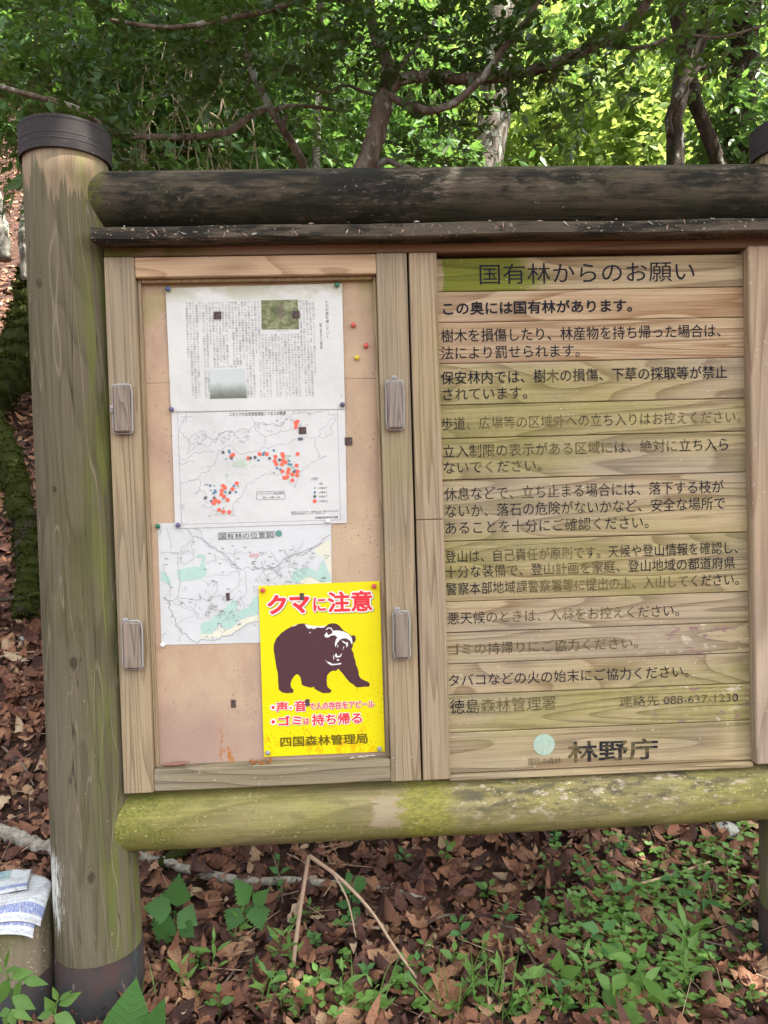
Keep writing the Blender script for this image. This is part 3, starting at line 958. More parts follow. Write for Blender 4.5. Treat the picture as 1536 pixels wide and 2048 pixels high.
# wooden turn-buttons with a loop of cord
for (cx, cy, w, h, tilt, kn) in ((245, 818, 33, 92, 0, (-1, 0.0)), (265, 1290, 34, 92, 0, (-.6, 1.05)), (790, 810, 30, 94, 0, (0, 1.08)), (803, 1270, 28, 92, 0, (-.5, 1.1))):
    c0 = P(cx, cy, -0.012)
    s = (DIST) / FPX
    hw, hh = w * s / 2, h * s / 2
    v, f = box(c0[0] - hw, c0[0] + hw, -0.024, -0.0005, c0[2] - hh, c0[2] + hh, 0.004)
    la = mesh_obj("turn_button", v, f, W_LATCH, board)
    rx, rz = hw + 0.0025, hh + 0.002
    loop = []
    for t_ in np.linspace(0, 2 * math.pi, 48, endpoint=False):
        ct, st = math.cos(t_), math.sin(t_)
        loop.append((c0[0] + rx * np.sign(ct) * abs(ct) ** 0.25 + 0.0007 * math.sin(9 * t_), -0.0125, c0[2] + rz * np.sign(st) * abs(st) ** 0.25))
    loop.append(loop[0])
    mb = MB().add(*tube(loop, 0.0024, 6, False))
    for q in range(7):
        a_ = q * 0.9
        ctr = np.array([c0[0] + kn[0] * (hw + .001) + 0.004 * math.cos(a_ * 2), -0.016 - 0.002 * (q % 2), c0[2] + kn[1] * hh + 0.005 * math.sin(a_ * 3)])
        mb.add(*tube([ctr + np.array([-.004 * math.cos(a_), 0, -.004 * math.sin(a_)]), ctr, ctr + np.array([.004 * math.cos(a_ + .5), -.001, .004 * math.sin(a_)])], 0.003, 6))
    mb.build("cord_loop", M_CORD, la, True)


# ------------------------------------------------------------------ papers pinned in the display case
def paper_mat(name, col=(0.66, 0.67, 0.635), green=0.0):
    b = NB(name)
    co = b.co()
    n = b.noise(co, 7, 4, 0.6)
    c = b.mix(b.sm(n, 0.4, 0.75), col, tuple(q * 0.9 for q in col))
    s = b.noise(co, 120, 2, 0.5); ar = b.noise(co, 11, 3)
    c = b.mix(b.math('MULTIPLY', b.sm(s, 0.7, 0.75), b.sm(ar, 0.5, 0.65)), c, (0.35, 0.3, 0.22))
    if green:
        z = b.sep(co)[2]
        gm = b.math('MULTIPLY', b.sm(b.noise(b.map(co, (9, 9, 14)), 1, 4), 0.36, 0.6), b.sm(z, 1.735, 1.775))
        c = b.mix(b.math('MULTIPLY', gm, 0.75), c, (0.42, 0.42, 0.27))
    b.bump(b.noise(co, 16, 3, 0.5), 0.25, 0.012)
    return b.done(c, 0.35, 0.35)


M_PAPER = paper_mat("print_paper", green=1)
M_PAPER2 = paper_mat("map_paper", (0.67, 0.67, 0.655))
M_PAPER3 = paper_mat("site_map_paper", (0.65, 0.67, 0.67))


def yellow_mat():
    b = NB("yellow_poster_paper")
    co = b.co()
    n = b.noise(co, 5, 3)
    c = b.mix(n, (0.80, 0.68, 0.004), (0.85, 0.74, 0.008))
    x, y, z = b.sep(co)
    low = b.sm(z, 1.0, 0.66)
    s = b.noise(b.map(co, (1, 1, 1)), 240, 2, 0.5); ar = b.noise(co, 14, 3)
    c = b.mix(b.math('MULTIPLY', b.sm(s, 0.66, 0.70), b.math('MULTIPLY', b.sm(ar, 0.42, 0.6), low)), c, (0.3, 0.17, 0.01))
    o = b.noise(b.map(co, (30, 30, 18)), 1, 4, 0.7)
    c = b.mix(b.math('MULTIPLY', b.math('MULTIPLY', b.sm(o, 0.52, 0.62), b.sm(z, 0.74, 0.64)), 0.7), c, (0.75, 0.42, 0.004))
    return b.done(c, 0.4, 0.3)


M_YELLOW = yellow_mat()
K_BLACK = plain("print_black", (0.12, 0.125, 0.12), 0.6, 0.2, 0.3, 200)
K_GREY = plain("print_grey", (0.28, 0.29, 0.29), 0.6, 0.2, 0.2, 200)
K_LINE = plain("print_line", (0.3, 0.315, 0.325), 0.6, 0.2, 0.2, 90)
K_CORAL = plain("print_coral", (0.78, 0.16, 0.10), 0.5, 0.2, 0.1)
K_BLUE = plain("print_blue", (0.12, 0.25, 0.38), 0.5, 0.2, 0.1)
K_SLATE = plain("print_slate", (0.13, 0.15, 0.16), 0.5, 0.2, 0.1)
K_TEAL = plain("print_teal", (0.13, 0.3, 0.25), 0.5, 0.2, 0.1)
K_SAGE = plain("print_sage", (0.5, 0.58, 0.48), 0.5, 0.2, 0.15, 300)
K_MINT = plain("print_mint", (0.44, 0.63, 0.55), 0.5, 0.2, 0.12, 40)
K_CREAM = plain("print_cream", (0.72, 0.72, 0.58), 0.5, 0.2, 0.08, 40)
K_RED = plain("print_red", (0.78, 0.04, 0.055), 0.45, 0.3, 0.06)
K_WHITE = plain("print_white", (0.82, 0.81, 0.79), 0.45, 0.3, 0.04)
K_SHADE = plain("print_drop_grey", (0.42, 0.37, 0.05), 0.5, 0.2, 0.1)
K_BROWN = plain("print_brown", (0.085, 0.035, 0.042), 0.5, 0.25, 0.2, 120)
K_OLIVE = plain("print_olive", (0.15, 0.11, 0.01), 0.5, 0.2, 0.35, 260)
K_PINK = plain("print_pink", (0.75, 0.3, 0.3), 0.5, 0.2, 0.1)


def sheet(name, corners, Y, mat, label, cat, group=None, curl=0.0008, thick=0.0005, n=10):
    """rectangular sheet; corners TL,TR,BR,BL as pixels measured on plane Y"""
    c = [P(px, py, Y) for px, py in corners]
    V, F = [], []
    for s, off in ((0, 0.0), (1, thick)):
        for j in range(n + 1):
            for i in range(n + 1):
                u, w = i / n, j / n
                p = (c[0] * (1 - u) + c[1] * u) * (1 - w) + (c[3] * (1 - u) + c[2] * u) * w
                p[1] = Y + off
                V.append(p)
    N = (n + 1) ** 2
    for j in range(n):
        for i in range(n):
            a = j * (n + 1) + i
            F.append((a, a + n + 1, a + n + 2, a + 1))
            F.append((N + a, N + a + 1, N + a + n + 2, N + a + n + 1))
    for i in range(n):
        F += [(i, i + 1, N + i + 1, N + i), (n * (n + 1) + i + 1, n * (n + 1) + i, N + n * (n + 1) + i, N + n * (n + 1) + i + 1)]
        a, b_ = i * (n + 1), (i + 1) * (n + 1)
        F += [(b_, a, N + a, N + b_), (a + n, b_ + n, N + b_ + n, N + a + n)]
    o = mesh_obj(name, V, F, mat, None, False, origin=np.zeros(3))
    return finish(o, label, cat, group)


def poly(pts, Y):
    """filled outline, pixels measured on plane Y"""
    w = [P(px, py, Y) for px, py in pts]
    tris = tessellate_polygon([[Vector((p[0], p[2], 0)) for p in w]])
    out = []
    for t_ in tris:
        a, b, c = [w[i] for i in t_]
        nrm = (b[0] - a[0]) * (c[2] - a[2]) - (b[2] - a[2]) * (c[0] - a[0])
        out.append(tuple(t_) if nrm > 0 else tuple(t_[::-1]))
    return w, out


def zp(scale, ox, oy):
    return lambda pts: [(ox + x / scale, oy + y / scale) for x, y in pts]


def disc(px, py, rpx, Y, n=18):
    c = P(px, py, Y); r = rpx / FPX * (DIST + Y)
    a = np.linspace(0, 2 * math.pi, n, endpoint=False)
    return np.stack([c[0] + r * np.cos(a), np.full(n, Y), c[2] + r * np.sin(a)], 1), [tuple(range(n))]


def jag(pts, amp, seed, it=2):
    g = np.random.default_rng(seed)
    p = np.asarray(pts, float)
    for k in range(it):
        mid = (p[:-1] + p[1:]) / 2
        seg = np.linalg.norm(p[1:] - p[:-1], axis=1)[:, None]
        mid += g.normal(size=mid.shape) * np.minimum(seg * 0.16, amp)
        q = np.empty((len(p) + len(mid), 2)); q[0::2] = p; q[1::2] = mid
        p = q
    return p


def line_px(mbx, pts, wpx, Y, seed=0, amp=6, it=2, conv=None):
    p = jag(pts, amp, seed, it) if it else np.asarray(pts, float)
    if conv: p = np.array(conv(p))
    w = [P(a, b, Y) for a, b in p]
    mbx.add(*ribbon([(q[0], q[2]) for q in w], wpx / FPX * (DIST + Y), Y))


# --- the site map (lowest), the survey map, the article, the yellow poster
Y3, Y2, Y1, Y0 = YP - 0.0012, YP - 0.0030, YP - 0.0048, YP - 0.0048
LY = 0.00035
m3 = sheet("site_map", [(315, 1047), (662, 1040), (665, 1282), (323, 1290)], Y3, M_PAPER3,
           "white map sheet with mint green forest patches, partly under the yellow bear poster", "map", "papers pinned in the display case")
z3 = zp(3.84, 300, 1030)
mb = MB()
for pts in ([(205, 420), (260, 410), (330, 395), (385, 400), (400, 330), (350, 320), (380, 300), (425, 310), (420, 370), (432, 420), (430, 460), (390, 490), (320, 500), (240, 512), (212, 480)],
            [(85, 425), (120, 450), (150, 480), (160, 520), (155, 548), (120, 520), (85, 500)],
            [(385, 860), (410, 825), (450, 815), (480, 790), (520, 760), (560, 740), (590, 700), (620, 670), (660, 650), (668, 700), (650, 760), (700, 730), (760, 710), (800, 640), (830, 620), (835, 760), (760, 780),
             (690, 800), (640, 850), (600, 880), (560, 860), (530, 830), (505, 880), (480, 910), (400, 912)],
            [(1080, 480), (1120, 420), (1180, 400), (1230, 410), (1290, 440), (1310, 380), (1330, 340), (1350, 400), (1380, 460), (1395, 500), (1350, 520), (1290, 500), (1230, 470), (1180, 490), (1140, 520), (1095, 515)]):
    mb.add(*poly(z3(pts), Y3 - LY * 2))
mb.build("forest_patches", K_MINT, m3)
mb = MB()
for pts in ([(372, 935), (400, 915), (480, 912), (515, 860), (545, 870), (600, 885), (650, 850), (700, 805), (835, 765), (835, 815), (720, 850), (640, 905), (540, 940), (420, 950)],
            [(1260, 270), (1330, 210), (1380, 190), (1395, 450), (1370, 430), (1340, 330), (1300, 320)], [(1100, 490), (1170, 455), (1240, 480), (1300, 510), (1395, 515), (1395, 540), (1200, 540)]):
    mb.add(*poly(z3(pts), Y3 - LY))
mb.build("pale_zones", K_CREAM, m3)
mb = MB()
M3L = [([(60, 95), (85, 130), (60, 160)], 1.2), ([(130, 95), (150, 170), (165, 290), (240, 290), (330, 180), (320, 230), (340, 300)], 1.0), ([(285, 110), (330, 170), (400, 190), (470, 250), (560, 290), (610, 340), (650, 390), (700, 412)], 1.6),
       ([(340, 100), (400, 180), (470, 240), (560, 300), (610, 350), (650, 400), (700, 425), (760, 400), (800, 420)], 1.1), ([(800, 400), (900, 415), (990, 380), (1060, 330), (1120, 295), (1200, 270), (1300, 220), (1330, 180), (1380, 150)], 1.8),
       ([(790, 430), (880, 430), (980, 390), (1060, 345), (1130, 305), (1200, 290), (1280, 250), (1340, 190)], 1.0), ([(930, 280), (970, 330), (990, 370)], 1.1), ([(1100, 230), (1120, 290), (1170, 240), (1175, 195)], 1.0), ([(1030, 255), (1070, 310)], 1),
       ([(660, 255), (665, 400), (690, 440), (685, 540), (620, 590), (590, 640)], 1.0), ([(80, 300), (120, 290), (220, 290), (215, 400), (230, 520), (210, 630), (240, 640), (420, 650), (590, 620)], 1.2),
       ([(105, 640), (150, 655), (150, 720), (190, 790), (195, 850), (240, 900), (320, 970), (430, 960), (540, 950), (640, 910), (720, 855), (830, 820)], 1.9), ([(150, 655), (210, 640), (300, 700), (360, 760), (380, 770)], 1.0),
       ([(230, 360), (240, 300), (290, 270), (330, 300), (320, 350), (260, 375), (230, 360)], 1.0), ([(400, 500), (440, 545), (520, 510), (515, 560), (470, 640)], 0.9), ([(430, 370), (510, 360), (490, 300), (590, 350), (650, 380)], 1.0),
       ([(740, 430), (745, 560), (700, 640), (715, 740)], 1.0), ([(990, 380), (980, 470), (900, 560), (800, 590)], .9), ([(440, 470), (560, 460), (690, 420)], .8), ([(160, 660), (240, 700), (350, 760), (200, 850)], .8), ([(540, 760), (520, 860), (560, 930)], .8),
       ([(590, 300), (700, 280), (770, 280)], .8), ([(860, 520), (960, 420), (1090, 400), (1130, 460), (1220, 520)], .8), ([(95, 370), (110, 440), (160, 540), (150, 640)], 1.0)]
for i, (pts, w) in enumerate(M3L): line_px(mb, pts, w * .55, Y3 - LY * 3, i, 7, 3, z3)
g = np.random.default_rng(3)
for i in range(150):
    t_ = g.random()
    c_ = (g.uniform(790, 1280), g.uniform(290, 560)) if t_ < .5 else (g.uniform(430, 700), g.uniform(640, 800)) if t_ < .8 else (g.uniform(100, 800), g.uniform(500, 950))
    a = g.uniform(0, 6.3, 5).cumsum()
    pts = [(c_[0] + 9 * q * math.cos(a[q]), c_[1] + 9 * q * math.sin(a[q])) for q in range(4)]
    line_px(mb, pts, .5, Y3 - LY * 3, i, 5, 1, z3)
mb.build("map_lines", K_LINE, m3)
mb = MB()
for i in range(60):
    c_ = (g.uniform(90, 800), g.uniform(180, 950)) if i < 34 else (g.uniform(790, 1390), g.uniform(250, 520))
    w_ = g.uniform(14, 30)
    mb.add(*poly(z3([(c_[0], c_[1]), (c_[0], c_[1] + 6), (c_[0] + w_, c_[1] + 6), (c_[0] + w_, c_[1])]), Y3 - LY * 3.5))
mb.build("place_marks", K_GREY, m3)
mb = MB()
for q in ([(523, 138), (523, 188), (578, 186), (578, 136)], [(523, 138), (578, 136)], [(523, 188), (955, 176)], [(523, 138), (955, 124)], [(955, 124), (955, 176)], [(905, 126), (905, 178)]):
    line_px(mb, q, .7, Y3 - LY * 4, 0, 0, 0, z3)
v, f = fit_text('m3_title', *z3([(532, 164), (945, 150)]), 11.5, Y3 - LY * 4)
mb.add(v, f)
mb.build("printed_title", K_BLACK, m3)
v, f = fit_text('m3_red', *z3([(768, 311), (830, 309)]), 5, Y3 - LY * 4)
mb = MB().add(v, f)
for q in ([(766, 297), (832, 295)], [(766, 322), (832, 320)], [(766, 297), (766, 322)], [(832, 295), (832, 320)]): line_px(mb, q, .6, Y3 - LY * 4, 0, 0, 0, z3)
mb.build("red_stamp", K_PINK, m3)
mesh_obj("printed_emblem", *disc(300 + 989 / 3.84, 1030 + 142 / 3.84, 6.6, Y3 - LY * 4), K_TEAL, m3)

m2 = sheet("survey_map", [(343, 822), (690, 817), (694, 1046), (350, 1057)], Y2, M_PAPER2,
           "white coastline map dotted with red circles, pinned below the article and above the green map", "map", "papers pinned in the display case")
z2 = zp(3.84, 310, 800)
mb = MB()
COAST = [[(190, 655), (260, 625), (340, 590), (380, 560), (420, 525), (455, 500), (470, 460), (480, 420), (500, 390), (535, 365), (565, 340), (590, 355), (605, 385), (650, 410), (700, 405), (760, 395), (810, 385), (850, 365), (870, 378), (900, 355), (950, 340), (1000, 335), (1050, 310), (1100, 290), (1140, 300), (1160, 285), (1200, 290), (1235, 290), (1230, 330), (1230, 365), (1250, 400), (1270, 420), (1250, 440), (1290, 440), (1320, 432), (1280, 455), (1230, 475), (1180, 505), (1150, 525), (1115, 560), (1100, 600), (1080, 640), (1072, 675), (1050, 650), (1010, 610), (985, 585), (940, 575), (890, 567), (825, 575), (770, 605), (710, 640), (690, 680), (665, 740), (630, 770), (605, 795), (600, 830), (595, 860), (615, 890), (580, 880), (540, 885), (500, 870), (460, 880), (480, 850), (430, 820), (380, 820), (360, 810), (400, 790), (370, 765), (410, 745), (380, 700), (350, 690), (320, 720), (300, 715), (340, 690), (350, 650), (330, 610), (260, 620)],
         [(230, 130), (215, 170), (190, 205), (200, 250), (230, 285), (260, 310), (275, 285), (300, 260), (340, 245), (385, 250), (400, 285), (440, 300), (480, 290), (500, 260), (540, 245), (590, 250), (640, 240), (690, 225), (740, 215), (765, 190), (790, 175), (830, 170), (860, 190), (900, 180), (940, 200), (980, 190), (1000, 160), (1040, 130), (1080, 105), (1130, 95), (1200, 100), (1260, 85), (1330, 80), (1395, 120)],
         [(1385, 130), (1330, 170), (1290, 215), (1270, 260), (1250, 280), (1290, 295), (1330, 265), (1365, 260), (1345, 215), (1370, 170), (1390, 145), (1385, 130)],
         [(735, 130), (765, 165), (770, 205), (800, 250), (845, 285), (850, 350)], [(845, 285), (900, 260), (960, 240), (1030, 230), (1080, 225)],
         [(180, 410), (200, 455), (240, 460), (270, 430), (310, 400), (350, 410), (380, 390), (430, 400), (460, 400)], [(180, 480), (230, 490), (260, 470), (300, 480)],
         [(260, 310), (275, 350), (260, 400), (240, 420)], [(440, 300), (430, 340), (390, 350), (330, 340), (300, 370), (270, 390)], [(195, 800), (225, 810), (200, 830), (230, 850)], [(395, 890), (430, 885), (415, 905)]]
for i, pts in enumerate(COAST): line_px(mb, pts, .62, Y2 - LY, i + 40, 7, 3, z2)
for i in range(90):
    t_ = g.random()
    c_ = (g.uniform(440, 730), g.uniform(240, 330)) if t_ < .4 else (g.uniform(280, 420), g.uniform(260, 340)) if t_ < .55 else (g.uniform(780, 900), g.uniform(180, 250)) if t_ < .75 else (g.uniform(930, 1220), g.uniform(85, 200))
    r_ = g.uniform(3, 14)
    pts = [(c_[0] + r_ * math.cos(a) * g.uniform(.6, 1.4), c_[1] + r_ * .7 * math.sin(a) * g.uniform(.6, 1.4)) for a in np.linspace(0, 6.28, 7)]
    pts[-1] = pts[0]
    line_px(mb, pts, .45, Y2 - LY, i, 2, 1, z2)
for q in ([(172, 92), (205, 955)], [(205, 955), (1425, 920)], [(1425, 920), (1400, 70)], [(165, 100), (860, 78)], [(195, 130), (285, 128)], [(238, 85), (238, 175)]):
    line_px(mb, q, .7, Y2 - LY, 0, 0, 0, z2)
mb.build("map_lines", K_LINE, m2)
mb = MB()
for i in range(170):
    t_ = g.random()
    c_ = (g.normal(680, 60), g.normal(485, 30)) if t_ < .35 else (g.normal(520, 70), g.normal(720, 60)) if t_ < .65 else (g.normal(1020, 60), g.normal(490, 50)) if t_ < .85 else (g.normal(560, 90), g.normal(600, 50))
    mb.add(*disc(310 + c_[0] / 3.84, 800 + c_[1] / 3.84, g.uniform(.5, 1.8), Y2 - LY * (1.55 + .9 * i / 170), 7))
for q_, (c_, r_) in enumerate((((655, 490), 8), ((640, 485), 6), ((680, 500), 6), ((550, 575), 4), ((1035, 515), 6), ((1010, 440), 6))): mb.add(*disc(310 + c_[0] / 3.84, 800 + c_[1] / 3.84, r_, Y2 - LY * (1.1 + .05 * q_), 9))
mb.build("pale_marks", K_SAGE, m2)
RED = [(1095, 165), (1080, 175), (1085, 185), (1082, 208), (585, 435), (600, 420), (718, 447), (803, 415), (858, 415), (925, 435), (920, 468), (932, 492), (978, 415), (985, 430), (982, 462), (1003, 478), (976, 494), (1095, 415), (1087, 503), (1027, 535), (978, 548), (1020, 558), (1095, 548), (1055, 572), (1090, 578), (1015, 592), (992, 597), (1055, 617), (628, 640), (523, 658), (537, 673), (595, 683), (513, 695), (510, 725), (530, 742), (557, 768), (440, 780), (465, 770), (453, 793), (490, 782), (493, 843), (525, 858), (570, 860)]
for nm, mt, rr, pts in (("red_dots", K_CORAL, 4.1, RED),
                        ("blue_dots", K_BLUE, 2.6, [(568, 390), (573, 403), (835, 408), (830, 420), (1030, 467), (1027, 493), (1046, 495), (937, 523), (963, 533), (1078, 540), (605, 660), (540, 708), (621, 706), (462, 695), (450, 715), (795, 463), (913, 387), (425, 657), (430, 775), (465, 705)]),
                        ("slate_dots", K_SLATE, 3.2, [(523, 402), (587, 447), (733, 445), (768, 440), (880, 448), (957, 460), (1068, 550), (575, 710), (388, 752), (455, 752), (1125, 298), (1110, 300)]),
                        ("teal_dots", K_TEAL, 1.6, [(570, 385), (1035, 430), (525, 830), (385, 652), (405, 650), (840, 398), (1060, 520), (545, 452), (640, 665), (430, 693), (456, 657), (913, 558), (520, 762)])):
    mb = MB()
    for i, c_ in enumerate(pts): mb.add(*disc(310 + c_[0] / 3.84, 800 + c_[1] / 3.84, rr, Y2 - LY * (2.6 + 1.2 * i / len(pts) + {'red_dots': 0, 'blue_dots': .013, 'slate_dots': .021, 'teal_dots': .029}[nm]), 14))
    mb.add(*disc(310 + 1227 / 3.84, 800 + {"red_dots": 777, "blue_dots": 709, "slate_dots": 741, "teal_dots": 676}[nm] / 3.84, rr, Y2 - LY * 3, 14))
    mb.build(nm, mt, m2)
mb = MB()
mb.add(*fit_text('m2_title', *z2([(570, 107), (1005, 103)]), 7.6, Y2 - LY * 3))
mb.add(*fit_text('m2_leg', *z2([(1200, 606), (1248, 605)]), 6, Y2 - LY * 3))
for i, (yy, xe) in enumerate(((643, 1285), (676, 1325), (709, 1325), (741, 1325), (777, 1328))):
    mb.add(*fit_text(('leg', i), *z2([(1258, yy), (xe, yy - 1)]), 4.2, Y2 - LY * 3))
mb.add(*fit_text('m2_box1', *z2([(788, 719), (990, 716)]), 4.6, Y2 - LY * 3))
mb.add(*fit_text('m2_box2', *z2([(826, 749), (960, 746)]), 4.8, Y2 - LY * 3))
mb.add(*fit_text('m2_src1', *z2([(1045, 860), (1410, 853)]), 3.0, Y2 - LY * 3))
mb.add(*fit_text('m2_src2', *z2([(1045, 875), (1308, 869)]), 3.0, Y2 - LY * 3))
mb.add(*fit_text('m2_off', *z2([(1228, 903), (1405, 900)]), 4.4, Y2 - LY * 3))
for q in ([(780, 705), (996, 698)], [(782, 767), (998, 760)], [(780, 705), (782, 767)], [(996, 698), (998, 760)]): line_px(mb, q, .6, Y2 - LY * 3, 0, 0, 0, z2)
mb.build("printed_words", K_BLACK, m2)

m1 = sheet("printed_article", [(331, 576), (684, 567), (690, 818), (342, 823)], Y1, M_PAPER,
           "topmost white sheet, closely printed in vertical Japanese columns with two small photos", "notice", "papers pinned in the display case")
z1 = zp(3.84, 310, 540)
yy_ = Y1 - LY
v, f = GL['article']
a0 = P(*z1([(232, 240)])[0], yy_); a1 = P(*z1([(1224, 232)])[0], yy_)
b0 = P(*z1([(700, 240)])[0], yy_); b1 = P(*z1([(720, 980)])[0], yy_)
lo, hi = v.min(0), v.max(0)
X = a0[0] + (v[:, 0] - lo[0]) / (hi[0] - lo[0]) * (a1[0] - a0[0])
Z = b1[2] + (v[:, 1] - lo[1]) / (hi[1] - lo[1]) * (b0[2] - b1[2])
mesh_obj("printed_columns", np.stack([X, jitter_y(v, NB0['article'], yy_), Z], 1), f, K_GREY, m1)
for key, (tx, ty0, by), wpx, nch in (('art_title', (1318, 232, 750), 7.0, 10), ('art_sub', (1272, 398, 735), 5.2, 11)):
    v, f = GL[key]
    # rows of a vertical headline: letters are set one below the other
    top = P(*z1([(tx, ty0)])[0], yy_); bot = P(*z1([(tx, by)])[0], yy_)
    cw = wpx / FPX * (DIST + yy_)
    adv = (v[:, 0].max() - v[:, 0].min()) / nch
    k = np.clip(((v[:, 0] - 0.02) / 1.0).astype(int), 0, nch - 1)
    # keep every letter whole: decide by face islands' mean
    parent_ = list(range(len(v)))

    def find(i):
        while parent_[i] != i:
            parent_[i] = parent_[parent_[i]]; i = parent_[i]
        return i
    for q in f:
        for w_ in q[1:]: parent_[find(w_)] = find(q[0])
    roots = np.array([find(i) for i in range(len(v))])
    for r_ in np.unique(roots):
        s_ = roots == r_
        k[s_] = int(np.clip((v[s_, 0].min() + v[s_, 0].max()) / 2 // 1.0, 0, nch - 1))
    pitch = (top[2] - bot[2]) / nch
    X = top[0] + (v[:, 0] - k - 0.5) * cw
    Z = top[2] - k * pitch - (0.78 - v[:, 1]) * cw * 1.1
    mesh_obj("printed_heading", np.stack([X, jitter_y(v, NB0[key], yy_), Z], 1), f, K_BLACK, m1)
mb = MB()
mb.add(*fit_text('cap1', *z1([(930, 467), (1022, 465)]), 3.6, yy_))
mb.add(*fit_text('cap2', *z1([(448, 743), (628, 741)]), 4.0, yy_))
mb.build("printed_caption", K_GREY, m1)


def photo_mat(name, kind):
    b = NB(name)
    co = b.co(); x, y, z = b.sep(co)
    if kind == 0:
        n = b.noise(b.map(co, (40, 40, 60)), 1, 5, 0.7, 0.8)
        c = b.ramp(n, [(0.3, (0.06, 0.075, 0.03)), (0.5, (0.17, 0.19, 0.08)), (0.66, (0.33, 0.36, 0.2))])
        d = b.math('ADD', b.math('POWER', b.math('MULTIPLY', b.math('SUBTRACT', x, PHX), 90), 2.0), b.math('POWER', b.math('MULTIPLY', b.math('SUBTRACT', z, PHZ), 42), 2.0))
        c = b.mix(b.math('MULTIPLY', b.sm(d, 1.0, 0.3), 0.7), c, (0.15, 0.11, 0.08))
    else:
        n = b.noise(b.map(co, (50, 50, 30)), 1, 5, 0.7)
        t_ = b.math('ADD', b.math('MULTIPLY', b.math('SUBTRACT', z, PH2), 18), b.math('MULTIPLY', n, 0.5))
        c = b.ramp(t_, [(0.0, (0.13, 0.135, 0.1)), (0.32, (0.17, 0.18, 0.14)), (0.55, (0.26, 0.29, 0.26)), (0.95, (0.55, 0.6, 0.58))])
        tr = b.noise(b.map(co, (120, 1, 3)), 1, 1)
        c = b.mix(b.math('MULTIPLY', b.sm(tr, 0.60, 0.66), b.sm(t_, 0.4, 0.6)), c, (0.22, 0.24, 0.22))
    return b.done(c, 0.4, 0.3)


PHX, _, PHZ = P(*z1([(968, 320)])[0], yy_)
PH2 = P(*z1([(560, 985)])[0], yy_)[2]
mesh_obj("printed_photo", *poly(z1([(815, 233), (818, 458), (1106, 455), (1097, 227)]), yy_), photo_mat("deer_photo", 0), m1)
mesh_obj("printed_photo", *poly(z1([(418, 764), (424, 990), (706, 984), (692, 758)]), yy_), photo_mat("misty_photo", 1), m1)

m0 = sheet("bear_poster", [(517, 1172), (759, 1162), (770, 1503), (528, 1514)], Y0, M_YELLOW,
           "bright yellow bear warning poster with red lettering at the lower right of the case", "poster", "papers pinned in the display case")
z0 = zp(5.12, 500, 1140)
mb, mo, ms = MB(), MB(), MB()
for key, lc, rc, h in (('kuma', (178, 357), (612, 342), 199), ('ni', (648, 357), (775, 350), 142), ('chui', (795, 330), (1252, 312), 214),
                       ('koe', (265, 1402), (388, 1398), 100), ('oto', (455, 1394), (578, 1390), 112), ('appeal', (607, 1394), (1272, 1370), 76),
                       ('gomi', (288, 1546), (530, 1536), 100), ('wa', (548, 1548), (606, 1545), 66), ('mochi', (632, 1533), (1145, 1516), 116)):
    a = fit_text(('y', key), *z0([lc, rc]), h / 5.12, Y0 - LY * 4)
    mb.add(*a)
    # heavier outline of the same letters, same placing
    def place(kk, Y, dx=0, dz=0):
        v, f = GL[kk]; rv = GL[('y', key)][0]
        L_, R_ = [P(*q, Y) for q in z0([lc, rc])]
        lo, hi = rv.min(0), rv.max(0)
        sx = (R_[0] - L_[0]) / (hi[0] - lo[0])
        hh = h / 5.12 / FPX * (DIST + Y); sz = hh / (hi[1] - lo[1])
        return np.stack([L_[0] + (v[:, 0] - lo[0]) * sx + dx, jitter_y(v, NB0[kk], Y), (L_[2] + R_[2]) / 2 + (v[:, 1] - (lo[1] + hi[1]) / 2) * sz + dz], 1), f
    mo.add(*place(('yo', key), Y0 - LY * 3))
    k_ = 0.0022 if key in ('kuma', 'chui', 'ni') else 0.0009
    ms.add(*place(('yo', key), Y0 - LY * 2, k_, -k_))
for c_, r_ in (((235, 1408), 17), ((238, 1555), 19), ((418, 1412), 11)):
    mb.add(*disc(500 + c_[0] / 5.12, 1140 + c_[1] / 5.12, r_ / 5.12, Y0 - LY * 4))
    mo.add(*disc(500 + c_[0] / 5.12, 1140 + c_[1] / 5.12, (r_ + 15) / 5.12, Y0 - LY * 3.2))
mb.build("red_letters", K_RED, m0); mo.build("white_outline", K_WHITE, m0); ms.build("grey_drop_shading", K_SHADE, m0)
mesh_obj("bureau_name", *fit_text(('y', 'bureau'), *z0([(310, 1765), (1205, 1720)]), 21, Y0 - LY * 3), K_OLIVE, m0)
BEAR = [(780, 575), (800, 555), (840, 545), (880, 548), (915, 570), (940, 600), (960, 620), (1000, 645), (1040, 675), (1060, 665), (1080, 680), (1085, 710), (1075, 735), (1055, 750), (1050, 790), (1040, 810), (1060, 850), (1065, 890), (1080, 930), (1085, 970), (1100, 1000), (1112, 1040), (1115, 1080), (1135, 1110), (1170, 1130), (1210, 1145), (1228, 1165), (1220, 1195), (1180, 1195), (1090, 1203), (1060, 1175), (1020, 1150), (985, 1110), (950, 1060), (930, 1040), (905, 1010), (880, 1035), (850, 1030), (820, 1045), (790, 1080), (785, 1130), (790, 1190), (810, 1212), (838, 1235), (820, 1258), (750, 1262), (700, 1240), (660, 1215), (655, 1195), (620, 1205), (560, 1190), (530, 1175), (520, 1110), (505, 1080), (480, 1065), (455, 1085), (430, 1120), (415, 1160), (420, 1200), (448, 1230), (440, 1258), (380, 1262), (330, 1255), (295, 1225), (288, 1150), (285, 1060), (270, 1000), (255, 900), (242, 820), (245, 760), (270, 700), (320, 645), (370, 610), (420, 580), (480, 555), (540, 545), (580, 555), (640, 575), (700, 578), (750, 572)]
bear = mesh_obj("bear_picture", *poly(z0(BEAR[::-1]), Y0 - LY), K_BROWN, m0)
mb = MB()
